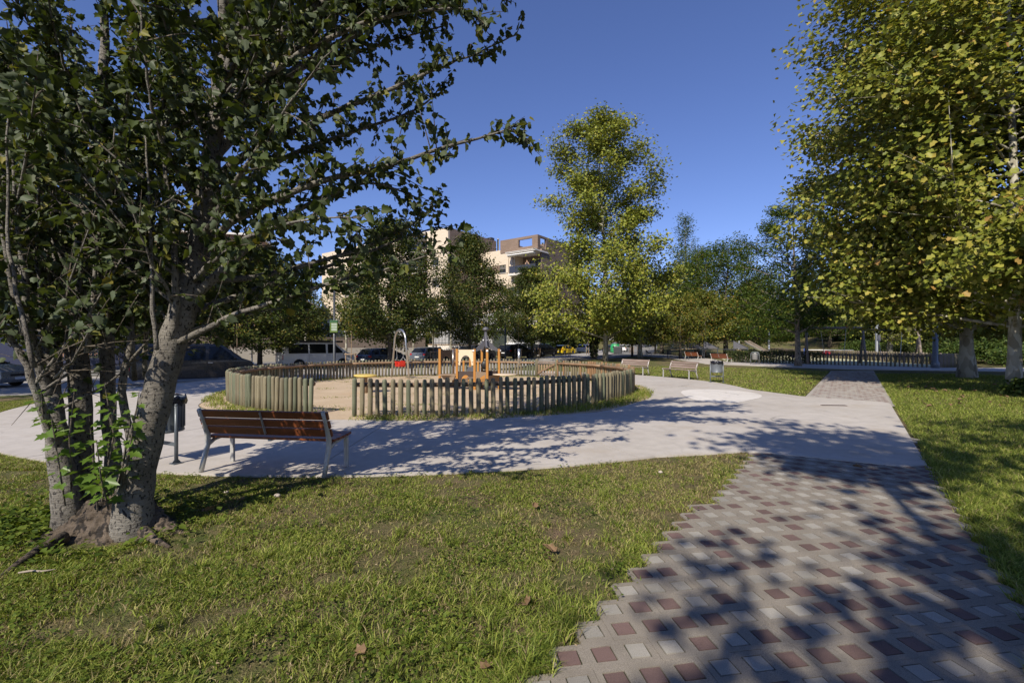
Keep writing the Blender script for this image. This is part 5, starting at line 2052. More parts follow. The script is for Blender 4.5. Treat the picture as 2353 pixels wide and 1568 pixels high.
def bin_(label, loc, rz, mat, bag=True, group=None):
    t = thing('litter_bin', label, 'litter bin', loc, rz, group)
    mb = MB()
    mb.lathe([(.205, .42), (.225, .425), (.225, .45), (.218, .46), (.228, .86), (.240, .87), (.240, .90), (.222, .90), (.218, .87)], 24, cap=False)
    mb.lathe([(.0, .425), (.21, .425)], 24, cap=False)
    body = mb.build('bin_body', mat, t, True)
    rb = MB()
    for k in range(24):
        a = 2 * math.pi * k / 24
        rb.box((.226 * math.cos(a), .226 * math.sin(a), .66), (.010, .012, .36), rz=a)
    rb.build('rib', mat, body)
    ps = MB()
    for s in (-1, 1):
        p = MB()
        p.tube([(s * .262, 0, 0), (s * .262, 0, .80)], .024, 10)
        p.lathe([(.026, .795), (.020, .815), (.004, .82)], 10, (s * .262, 0, 0))
        p.build('post', mat, t, True)
        MB().box((s * .262, 0, .006), (.12, .12, .012)).prism([(s * .262 - .004, -.06, .01), (s * .262 - .004, .06, .01), (s * .262 - .004, 0, .09)], (.008, 0, 0)).build('foot_plate', mat, t)
        MB().bar((s * .262, 0, .78), (s * .225, 0, .78), .02, .02).build('pivot', mat, t)
    MB().bar((-.262, 0, .26), (.262, 0, .26), .012, .05).build('cross_bar', mat, t)
    if bag:
        b = MB()
        n = 36
        for i, (r_, z) in enumerate(((.212, .80), (.232, .912), (.246, .905), (.250, .84), (.244, .80))):
            for k in range(n):
                a = 2 * math.pi * k / n
                w_ = .008 * math.sin(9 * a + i) + .006 * math.sin(17 * a + 2 * i)
                b.v.append(((r_ + w_) * math.cos(a), (r_ + w_) * math.sin(a), z + .016 * math.sin(7 * a + i * .5) + .009 * math.sin(13 * a)))
        for i in range(4):
            for k in range(n):
                b.f.append((i * n + k, i * n + (k + 1) % n, (i + 1) * n + (k + 1) % n, (i + 1) * n + k))
        c_ = len(b.v)
        b.v.append((0, 0, .74))
        for k in range(n): b.f.append((k, c_, (k + 1) % n))
        b.build('bin_bag', M_BAG, t, True)
    return t


bin_('grey litter bin lined with a black bag beside the near red brown bench', (-4.855, 6.37, 0), R(-25), M_DGREY if False else simple('bin_grey', (.10, .115, .13), .42, .25, .12, 10))
bin_('blue grey litter bin at the end of the weathered benches', ring_at(11.2, 11.62), R(-8), M_BGREY, True)
bin_('dark litter bin in the shade beside the far red brown bench', (17.6, 51.0, 0), R(20), M_DGREY, False)
# arched bin by the second fence
t = thing('arched_bin', 'perforated litter bin hung in a bent tube frame by the second fence', 'litter bin', (19.7, 36.9, 0), R(-35))
MB().tube([(-.30, 0, 0), (-.30, 0, .82), (-.26, 0, .94), (-.16, 0, 1.0), (.16, 0, 1.0), (.26, 0, .94), (.30, 0, .82), (.30, 0, 0)], .028, 8).build('tube_frame', M_BGREY, t, True)
MB().lathe([(.16, .38), (.20, .40), (.23, .88), (.24, .92), (.22, .92)], 18).build('bin_body', M_STEEL, t, True)
MB().box((-.26, 0, .8), (.08, .04, .04)).box((.26, 0, .8), (.08, .04, .04)).build('pivot', M_BGREY, t)

# ================================================================== PLAY EQUIPMENT IN THE SAND
# yellow disc seat
t = thing('spinner_disc', 'round yellow disc seat on a thick post in the sand', 'play equipment', (-4.93, 15.3, 0), R(0))
MB().lathe([(.05, .575), (.33, .555), (.37, .57), (.385, .59), (.37, .612), (.2, .618), (.0, .618)], 28).build('disc', M_YEL, t, True)
MB().lathe([(.095, -.05), (.075, .3), (.07, .50), (.11, .56)], 14).build('post', M_STAKE, t, True)
for o in t.children:
    if o.name.startswith('disc'): o.rotation_euler = (R(1.5), R(1.2), 0)
# arch swing
f0, f1 = Vector((-6.02, 22.7, 0)), Vector((-4.82, 21.35, 0))
d = f1 - f0
t = thing('arch_swing', 'tall stainless arch with a red toddler swing seat on chains', 'swing', tuple((f0 + f1) / 2), math.atan2(d.y, d.x))
hw = d.length / 2
pts_ = [(-hw, 0, -.1)]
for k in range(15):
    a = math.pi * k / 14
    pts_.append((-(hw * .62) * math.cos(a), 0, 1.78 + .56 * math.sin(a)))
pts_.append((hw, 0, -.1))
MB().tube(pts_, .048, 12).build('arch', M_INOX, t, True)
for s in (-1, 1):
    br = MB().bar((s * hw * .66, 0, 1.62), (s * hw * .38, 0, 1.60), .03, .03).build('bracket', M_INOX, t)
    ch = MB()
    for k in range(15):
        ch.ball((s * hw * (.40 - .004 * k), 0, 1.58 - k * .038), (.012, .008, .02), 6, 4)
    ch.build('chain', M_STEEL, t)
    hg = MB().tube([(s * hw * .34, 0, 1.02), (s * hw * .22, -.12, .82)], .012, 5).tube([(s * hw * .34, 0, 1.02), (s * hw * .5, .12, .82)], .012, 5)
    hg.build('hanger', M_STEEL, t)
st = MB()
st.box((0, 0, .57), (.40, .30, .04))
st.box((0, .16, .70), (.44, .03, .28)).box((-.21, 0, .72), (.03, .30, .20)).box((.21, 0, .72), (.03, .30, .20))
for x in (-.15, 0, .15): st.box((x, -.16, .70), (.07, .03, .26))
st.box((0, -.16, .80), (.44, .03, .06))
st.build('seat', M_RED, t, False, .012)
MB().box((0, -.17, .845), (.46, .05, .035)).box((0, .17, .845), (.46, .05, .035)).build('seat_rim', M_BLACK, t)
# toddler tower
TW = thing('play_tower', 'low wooden play tower with orange posts, tan panels and a grey four legged roof', 'play equipment', (-1.5, 16.7, 0), 0)


def tp_(px, Y): return Vector(((px - 1176) / FP * Y + 1.5, Y - 16.7, 0))


posts = {'a': tp_(1010, 16.9), 'b': tp_(1041, 17.7), 'c': tp_(1049.5, 16.45), 'd': tp_(1090, 16.3), 'n': tp_(1119, 15.95), 'f': tp_(1107, 17.1), 'r': tp_(1146, 16.6)}
for k_, p in posts.items():
    o = MB().box((p.x, p.y, .72), (.085, .085, 1.52)).build('post', M_OPOST, TW, False, .01)
    MB().lathe([(.058, 1.475), (.058, 1.51), (.03, 1.54)], 10, (p.x, p.y, 0)).build('post_cap', M_BLACK, o)


def panel(p, q_, z0, z1, mat, hole=None, name='panel', th=.025, parent=TW, inset=.04):
    """upright panel between two posts; hole = arch (half width, spring height, top)"""
    p, q_ = Vector(p), Vector(q_)
    d = (q_ - p)
    L = d.length - 2 * inset
    d.normalize()
    o0 = p + d * inset
    nrm = Vector((-d.y, d.x, 0)) * th
    P3 = lambda u, z: o0 + d * u + Vector((0, 0, z))
    mb = MB()
    if hole:
        hwid, z_s, ztop = hole
        c = L / 2
        out = [P3(0, z0), P3(c - hwid, z0)]
        if z_s > z0: out.append(P3(c - hwid, z_s))
        for k in range(1, 12):
            a = math.pi * k / 12
            out.append(P3(c - hwid * math.cos(a), z_s + (ztop - z_s) * math.sin(a)))
        if z_s > z0: out.append(P3(c + hwid, z_s))
        out += [P3(c + hwid, z0), P3(L, z0), P3(L, z1), P3(0, z1)]
        mb.prism(out, nrm)
    else:
        mb.prism([P3(0, z0), P3(L, z0), P3(L, z1), P3(0, z1)], nrm)
    return mb.build(name, mat, parent)


panel(posts['a'], posts['b'], .88, 1.42, M_BROWN, (.30, .88, 1.18), 'arch_panel')
pc = panel(posts['c'], posts['d'], .88, 1.44, M_CREAM, (.21, .90, 1.24), 'arch_panel')
bl_ = MB()
dd = (posts['d'] - posts['c']).normalized()
for u in (.06, .585):
    for z in (1.0, 1.38):
        p = posts['c'] + dd * u
        bl_.ball((p.x, p.y - .012, z), .014, 6, 4)
bl_.build('bolt', M_BLACK, pc)
pd = panel(posts['c'], posts['d'], .18, .66, M_DBROWN, None)
hm = MB()
c_ = posts['c'].lerp(posts['d'], .5)
L_ = []
for k in range(13):
    a = math.pi * k / 12
    L_.append(c_ + dd * (-.17 * math.cos(a)) + Vector((0, -.006, .28 + .25 * math.sin(a))))
hm.prism(L_, (0, -.004, 0))
hm.build('arch_inlay', M_OPOST, pd)
hm = MB()
L_ = [c_ + dd * (.02 - .08 * math.cos(math.pi * k / 8)) + Vector((0, -.012, .28 + .14 * math.sin(math.pi * k / 8))) for k in range(9)]
hm.prism(L_, (0, -.004, 0))
hm.build('arch_inlay', M_BROWN, pd)
pn = panel(posts['d'], posts['n'], .18, .66, M_TAN, None)
dn_ = (posts['n'] - posts['d']).normalized()
nn_ = Vector((dn_.y, -dn_.x, 0))
sl_ = MB()
o0 = posts['d'] + dn_ * .10 + nn_ * .004
w_ = (posts['n'] - posts['d']).length - .2
pts_ = [o0 + Vector((0, 0, .28))] + [o0 + dn_ * (w_ * k / 8) + Vector((0, 0, .30 + .26 * (k / 8) ** .7)) for k in range(9)] + [o0 + dn_ * w_ + Vector((0, 0, .28))]
sl_.prism(pts_, nn_ * .004)
sl_.build('slide_inlay', M_OPOST, pn)
bs_ = MB()
for k in range(6):
    u = w_ * (.25 + .13 * k)
    p = o0 + dn_ * u + nn_ * .006 + Vector((0, 0, .30))
    bs_.prism([p, p + dn_ * .016, p + dn_ * .016 + Vector((0, 0, .05 + .018 * k)), p + Vector((0, 0, .05 + .018 * k))], nn_ * .004)
bs_.build('slide_inlay', M_BROWN, pn)
panel(posts['n'], posts['r'], .18, .52, M_TAN, None)
panel(posts['f'], posts['r'], .18, .66, M_DBROWN, None)
# bowls and ledges
mb = MB().prism([posts['a'] + Vector((.05, -.12, .50)), posts['c'] + Vector((-.05, -.10, .50)), posts['c'] + Vector((-.13, -.10, .34)), posts['a'] + Vector((.16, -.12, .34))], (0, .5, 0))
mb.build('sand_trough', M_TAN, TW, False, .01)
MB().box(tuple((posts['a'] + posts['c']) / 2 + Vector((0, .1, .515))), (.66, .62, .03)).build('ledge', M_STAKE, TW, False, .008)
MB().lathe([(.0, .545), (.42, .545), (.44, .56), (.42, .575), (0, .575)], 26, (posts['r'].x + .22, posts['r'].y - .35, 0)).build('play_table', M_CREAM, TW, True)
MB().lathe([(.05, -.05), (.05, .545)], 10, (posts['r'].x + .12, posts['r'].y - .5, 0)).build('table_post', M_INOX, TW, True)
MB().box(tuple((posts['d'] + posts['f']) / 2 + Vector((0, .02, .44))), (.75, .85, .04)).build('deck', M_OLDW, TW)
MB().lathe([(.0, -.012), (.09, -.012), (.10, 0), (.09, .012), (0, .012)], 18).build('steering_wheel', M_GREENP, TW, True).rotation_euler = (R(75), 0, 0)
TW.children[-1].location = posts['n'] + Vector((-.03, .5, .93))
bk = MB().ball(tuple(posts['n'] + Vector((-.12, .55, .88))), (.14, .06, .16), 12, 8)
bk.build('bell_frame', M_BLACK, TW, True)
for px, z in ((1065, 1.0), (1080, 1.16), (1098, .95)):
    p = tp_(px, 17.9)
    MB().box((p.x, p.y, z / 2), (.075, .075, z)).build('short_post', M_OPOST, TW, False, .01)
MB().tube([tp_(1041, 17.7) + Vector((0, -.06, 1.46)), tp_(1041, 17.7) + Vector((0, -.06, .3))], .022, 8).build('steel_pole', M_INOX, TW, True)
MB().box(tuple(tp_(1080, 16.8) + Vector((0, 0, .72))), (.28, .03, .16)).build('panel', M_GPLAS, TW)
# roof of four curved legs
apex = (posts['d'] + posts['r'] + posts['n'] + posts['f']) / 4
for k_ in ('d', 'r', 'n', 'f'):
    p = posts[k_]
    dv = (p - apex)
    dl = dv.length
    dv.normalize()
    sd = Vector((-dv.y, dv.x, 0)) * .028
    inner, outer = [], []
    for j in range(11):
        f = j / 10
        r_ = dl * (f ** 1.7)
        z = 2.20 - .78 * f ** .62 if f > 0 else 2.20
        wd = .045 + .085 * math.sin(math.pi * min(1, f * 1.05)) ** .8
        outer.append(apex + dv * (r_ + .035) + Vector((0, 0, z)))
        inner.append(apex + dv * max(0.0, r_ - wd * .55) + Vector((0, 0, z - wd * 1.1)))
    mb = MB().prism([q_ - sd for q_ in outer + inner[::-1]], sd * 2)
    rl = mb.build('roof_leg', M_GPLAS, TW)
    MB().ball(tuple(p + dv * .04 + Vector((0, 0, 1.40))), (.045, .045, .045), 10, 6).build('joint', M_WHITE, rl, True)
    MB().ball(tuple(apex + dv * .1 + sd + Vector((0, 0, 1.78))), .03, 8, 5).build('joint', M_WHITE, rl, True)
MB().lathe([(.0, 2.12), (.10, 2.13), (.12, 2.17), (.09, 2.23), (.0, 2.27)], 12, tuple(apex)).build('roof_cap', M_GPLAS, TW, True)

# ================================================================== SECOND PLAYGROUND
F2 = thing('picket_fence', 'long log fence of the second playground, partly covered by ivy', 'fence', (0, 0, 0))
Q = [Vector((19.8, 41.9, 0)), Vector((24.6, 37.4, 0)), Vector((29.9, 31.9, 0)), Vector((33.2, 33.9, 0)), Vector((41, 70, 0)), Vector((30, 64, 0))]
pl = [log_mesh(M_OLDW, 11), log_mesh(M_LOG, 12)]
cnt = 0
for a, b in zip(Q, Q[1:]):
    d = b - a
    sp = .24 if a.y < 50 and b.y < 50 else .40
    m_ = int(d.length / sp)
    far_ = sp > .3
    for j in range(m_):
        p = a.lerp(b, (j + .5) / m_)
        inst('post', random.choice(pl), F2, (p.x, p.y, hz(p.x, p.y)), (0, 0, random.random() * 6), (1.05, 1.05, random.uniform(1.08, 1.15)) if not far_ else (1.5, 1.5, 1.12))
        cnt += 1
    nr_ = Vector((-d.y, d.x, 0)).normalized() * .11
    kk = max(1, int(d.length / 3))
    for j in range(kk):
        p0, p1 = a.lerp(b, j / kk) + nr_, a.lerp(b, (j + 1) / kk) + nr_
        MB().bar((p0.x, p0.y, hz(p0.x, p0.y) + .78), (p1.x, p1.y, hz(p1.x, p1.y) + .78), .08, .10).build('rail', M_OLDW, F2)
# ivy on its left half
n = 9000
s = rng.random(n)
px_ = Q[0].x + (Q[1].x - Q[0].x) * s * 1.15
py_ = Q[0].y + (Q[1].y - Q[0].y) * s * 1.15
zz = rng.random(n) ** .7 * 1.05
keep_ = rng.random(n) < np.clip(1.25 - s * .9, 0, 1)
D, N = leaf_frame(n)
N[:, 1] -= .5
me = leaves_mesh('ivy', np.stack([px_ + rng.normal(0, .13, n), py_ + rng.normal(0, .13, n), zz], 1)[keep_], D[keep_], N[keep_], rng.uniform(.06, .13, n)[keep_], LEAF_LOW, M_DARK)
inst('ivy', me, F2)
# timber swing frame
SW = thing('swing_frame', 'timber swing frame of two round log bays behind the second fence', 'swing', (0, 0, 0))
b0, b1, b2 = at(1852, 754, 38), at(1982, 752, 38), at(2110, 757, 38.6)


def legs(p, spread, dep=.9):
    for sx in (-1, 1):
        MB().tube([(p.x + .05 * sx, p.y, p.z - .05), (p.x + spread * sx, p.y + dep * sx, hz(p.x, p.y) - .1)], [.085, .10], 10).build('leg', M_OLDW, SW, True)


b0.z = b1.z = b2.z = 2.98
MB().tube([b0 + Vector((-.25, 0, 0)), b1 + Vector((.3, 0, .02))], .10, 10).build('beam', M_OLDW, SW, True)
MB().tube([b1 + Vector((.1, .05, -.16)), b2 + Vector((.2, 0, -.16))], .09, 10).build('beam', M_OLDW, SW, True)
legs(b0, .45)
legs(b1, .42)
legs(b2 - Vector((0, 0, .16)), .5)
for bx, by in ((.25, .72), (.25, .72)):
    pass
for (p, q_) in ((b0, b1), (b1, b2)):
    for f in (.25, .70):
        c_ = p.lerp(q_, f)
        ch = MB().tube([(c_.x, c_.y, c_.z - .1), (c_.x + .25 * (1 if f < .5 else -1), c_.y - .1, .75)], .018, 5)
        ch.build('chain', M_STEEL, SW)
    c_ = p.lerp(q_, .475)
    MB().box((c_.x, c_.y - .1, .72), (1.6, .3, .05)).build('swing_seat', M_BLACK, SW)
# sign on a pole, lamp poles
def pole(name, label, px, Y, h, r, mat, cat='lamp post', head=None, group=None, z=None):
    X = (px - 1176) / FP * Y
    t = thing(name, label, cat, (X, Y, hz(X, Y)), 0, group)
    MB().lathe([(r * 1.5, -.05), (r * 1.5, .35), (r, .45), (r * .85, h)], 12).build('pole', mat, t, True)
    if head == 'disc':
        MB().lathe([(r, h), (.10, h + .05), (.12, h + .2), (.46, h + .24), (.48, h + .30), (.30, h + .37), (0, h + .38)], 18).build('lamp_head', mat, t, True)
    return t


pole('lamp_post', 'slim dark lamp post with a flat round head above the dark cars', 1160.5, 47, 5.2, .075, M_POLE, head='disc')
t = pole('sign_post', 'tall dark pole carrying a green notice board beside the white van', 768, 29.5, 6.3, .085, M_POLE, 'sign')
sb_ = MB().box((.02, -.13, 3.02), (.50, .05, .80)).build('sign_board', M_GREENS, t, False, .008)
MB().box((.02, -.158, 3.34), (.50, .008, .15)).build('header', M_GREEND, sb_)
for k in range(5):
    MB().box((.05, -.158, 3.19 - .105 * k), (.36, .006, .052)).build('line_panel', simple('pale_sign_strip', (.50, .56, .50), .4), sb_)
pole('steel_post', 'thin galvanised post behind the young staked tree', 579, 31, 2.5, .045, M_STEEL, 'post')
t = pole('lamp_column', 'thick pale blue grey lamp column at the corner of the second fence', 2148, 31.4, 7.0, .16, M_BGREY)
pole('lamp_column', 'blue grey lamp column behind the timber swing frame', 2014, 45, 7.0, .15, M_BGREY)
pole('lamp_column', 'pale lamp column behind the wooden slide', 1766, 70, 7.0, .17, M_STEEL)
pole('lamp_column', 'pale post farther left behind the slide roofs', 1697, 74, 5.0, .14, M_STEEL)
t = pole('notice_sign', 'small grey notice on a thin pole inside the second playground', 2017, 41, 2.5, .03, M_POLE, 'sign')
MB().box((0, -.05, 2.2), (.32, .03, .55)).build('sign_board', M_GPLAS, t)
# red spring rider
c_ = at(1898, 812, 44)
t = thing('spring_rider', 'red animal spring rider behind the second fence', 'play equipment', (c_.x, 44, 0), R(10))
prof = [(-.5, .55), (-.42, .62), (-.46, .74), (-.36, .80), (-.30, .92), (-.16, .86), (-.05, .96), (.10, .84), (.34, .80), (.46, .72), (.54, .58), (.40, .50), (.2, .56), (0, .50), (-.25, .52)]
MB().prism([(x, -.03, z + .1) for x, z in prof], (0, .06, 0)).build('body', M_PINK, t, False, .01)
MB().ball((-.28, -.045, .92), (.06, .02, .06), 8, 6).build('eye', M_WHITE, t)
sp = MB()
sp.tube([(.13 * math.cos(a * .9), .13 * math.sin(a * .9), .02 + a * .024) for a in range(24)], .022, 6)
sp.build('spring', M_BLACK, t)
MB().box((0, 0, .6), (.5, .32, .04)).build('seat', M_BLACK, t)
# purple rider and blue bar
c_ = at(1850, 818, 43)
t = thing('spring_rider', 'purple spring rider half hidden by the locust trunk', 'play equipment', (c_.x - 1.1, 43, 0), R(-5))
MB().prism([(x * .8, -.03, z * .8) for x, z in prof], (0, .06, 0)).build('body', M_PURP, t, False, .01)
MB().tube([(.1 * math.cos(a * .9), .1 * math.sin(a * .9), .02 + a * .018) for a in range(24)], .02, 6).build('spring', M_BLACK, t)
t = thing('climbing_bar', 'blue and grey horizontal bar frame in the second playground', 'play equipment', (32.0, 46, 0), R(-12))
MB().tube([(-2.2, 0, 0), (-2.2, 0, 1.05), (2.2, 0, 1.05), (2.2, 0, 0)], .04, 8).build('bar', M_STEEL, t, True)
MB().tube([(-2.25, -.1, 0), (-2.25, -.1, 1.2)], .05, 8).build('post', M_BLUEL, t, True)
# slide mound with dark roofs
c_ = Vector((25.2, 52, 0))
t = thing('slide_tower', 'low wooden slide deck with dark triangular roofs and a pale timber ramp', 'play equipment', tuple(c_), R(-8))
for k, x in enumerate((-4.9, -3.3, -.1)):
    MB().prism([(x, -.6, 2.0), (x + 1.7, -.6, 1.15), (x + 1.7, .6, 1.15), (x, .6, 2.0)], (0, 0, .05)).build('roof_panel', M_DGREY, t)
    MB().prism([(x, -.6, 2.0), (x, -.6, 1.15), (x + 1.6, -.6, 1.15)], (0, .04, 0)).build('roof_side', M_GPLAS, t)
    for sx in (0.05, 1.5):
        MB().box((x + sx, -.55, .75), (.09, .09, 1.5 if sx < .1 else 1.0)).build('post', M_DGREY, t)
MB().box((-2, 0, 1.05), (7.0, 1.2, .08)).build('deck', M_DGREY, t)
MB().prism([(1.4, -.6, 2.0), (1.6, -.6, 2.05), (4.6, -.6, .35), (4.5, -.6, .15)], (0, .06, 0)).build('slide_side', M_OLDW, t)
MB().prism([(1.4, .5, 2.0), (1.6, .5, 2.05), (4.6, .5, .35), (4.5, .5, .15)], (0, .06, 0)).build('slide_side', M_OLDW, t)
MB().prism([(1.3, -.52, 1.75), (4.5, -.52, .12), (4.5, .48, .12), (1.3, .48, 1.75)], (0, 0, .04)).build('slide_bed', M_INOX, t)
MB().prism([(.2, -1.4, .95), (3.6, -1.4, .12), (3.6, -.7, .12), (.2, -.7, .95)], (0, 0, .06)).build('ramp', simple('pale_ply', (.50, .38, .21), .6), t)
MB().prism([(-7.0, -1.2, .95), (-4.2, -1.2, 1.1), (-4.2, -.4, 1.1), (-7.0, -.4, .95)], (0, 0, .06)).build('ramp', MAT['pale_ply'], t)
# far play table and bench bits
t = thing('picnic_table', 'pale picnic table in the sun far behind the slide', 'table', (36.5, 94, 0), R(5))
MB().box((0, 0, .75), (4.2, 1.1, .08)).build('table_top', M_WHITE, t)
for s in (-1, 1): MB().bar((s * 1.2 - .3, 0, 0), (s * 1.2 + .3, 0, .72), .1, .08).build('leg', M_STEEL, t)
MB().box((0, 1.0, .42), (4.2, .35, .06)).build('seat', M_OPOST, t)

# ================================================================== STAKED YOUNG TREES
sk = MB().lathe([(.036, 0), (.036, 1.18), (.03, 1.2)], 8).mesh('stake', M_STAKE, True)
SA = gen_tree(101, 4.2, .035, [(2.6, .3), (3.2, .6), (4.1, .3)], 2.5, 8, 420, .12, LEAF_LOW, M_GOLD, M_STAKE, .16, .6, (.05, 0), .05, 2, 1.0)
for k, (px, Y, lb) in enumerate(((543, 26.5, 'staked sapling in front of the dark van, on the near side of the fence curve'), (806, 31.5, 'staked sapling at the nose of the white van'),
                                 (994, 37.5, 'staked sapling in front of the silver hatchback'), (1190, 45.5, 'staked sapling behind the grey play tower roof'),
                                 (1236, 50.5, 'staked sapling by the black estate car'), (1306, 58, 'staked sapling in front of the yellow car'), (1352, 66, 'staked sapling in front of the white car'),
                                 (1416, 74, 'staked sapling beside the recycling bins'), (1450, 80, 'staked sapling right of the recycling bins'), (1468, 86, 'far staked sapling by the walk'))):
    X = (px - 1176) / FP * Y
    t = thing('staked_sapling', lb, 'sapling', (X, Y, hz(X, Y) + (.1 if 0 < k < 8 else 0)), k * .35 - .1, 'saplings tied between stakes')
    inst('trunk', SA[0], t)
    inst('crown', SA[1], t)
    for a in (90, 210, 330):
        inst('stake', sk, t, (.36 * math.cos(R(a)), .36 * math.sin(R(a)), -.05), (0, 0, a))
    cb2 = MB()
    for a, b in ((210, 330),):
        cb2.tube([(.46 * math.cos(R(a)), .36 * math.sin(R(a)) - .045, 1.06), (.46 * math.cos(R(b)), .36 * math.sin(R(b)) - .045, 1.06)], .032, 7)
    cb2.build('cross_bar', M_STAKE, t, True)
    MB().tube([(.36, -.18, .9), (0, 0, .92), (-.36, -.18, .9)], .012, 4).build('strap', M_BLACK, t)


# ================================================================== CARS
def paint(name, c, metal=.3, rough=.32):
    return simple(name, c, rough, metal, .03, 2, 0, .4)


KIND = {
    'hatch': dict(up=[(-.493, .20), (-.5, .36), (-.485, .60), (-.455, .70), (-.385, .93), (-.28, .985), (-.05, 1.0), (.06, .975), (.12, .94), (.315, .665), (.44, .575), (.49, .45), (.497, .26)],
                  belt=.625, cowl=(.315, .665), wtop=(.12, .94), rbot=(-.470, .665), rtop=(-.39, .92),
                  win=[[(.275, 0), (.115, 1), (.0, 1), (-.015, 0)], [(-.035, 0), (-.03, 1), (-.215, 1), (-.235, 0)], [(-.255, 0), (-.25, .95), (-.34, .9), (-.38, .25)]],
                  wx=(.315, -.30), seams=(.285, -.025, -.245)),
    'suv': dict(up=[(-.493, .22), (-.5, .40), (-.488, .62), (-.465, .70), (-.425, .93), (-.33, .985), (-.05, 1.0), (.05, .985), (.105, .955), (.265, .70), (.44, .62), (.49, .50), (.497, .28)],
                belt=.65, cowl=(.265, .70), wtop=(.105, .955), rbot=(-.475, .675), rtop=(-.432, .92),
                win=[[(.23, 0), (.10, 1), (.0, 1), (-.01, 0)], [(-.03, 0), (-.025, 1), (-.20, 1), (-.215, 0)], [(-.235, 0), (-.23, 1), (-.35, .95), (-.40, .1)]],
                wx=(.315, -.295), seams=(.25, -.02, -.225)),
    'van': dict(up=[(-.495, .20), (-.5, .34), (-.497, .60), (-.485, .90), (-.465, .97), (-.40, 1.0), (.10, 1.0), (.17, .985), (.225, .95), (.375, .62), (.46, .535), (.492, .42), (.498, .22)],
                belt=.575, cowl=(.375, .62), wtop=(.225, .95), rbot=(-.4975, .60), rtop=(-.487, .90),
                win=[[(.34, 0), (.20, 1), (.105, 1), (.10, 0)], [(.075, 0), (.075, 1), (-.145, 1), (-.145, 0)], [(-.165, 0), (-.165, 1), (-.42, 1), (-.42, 0)]],
                wx=(.315, -.285), seams=(.325, .088, -.155)),
}


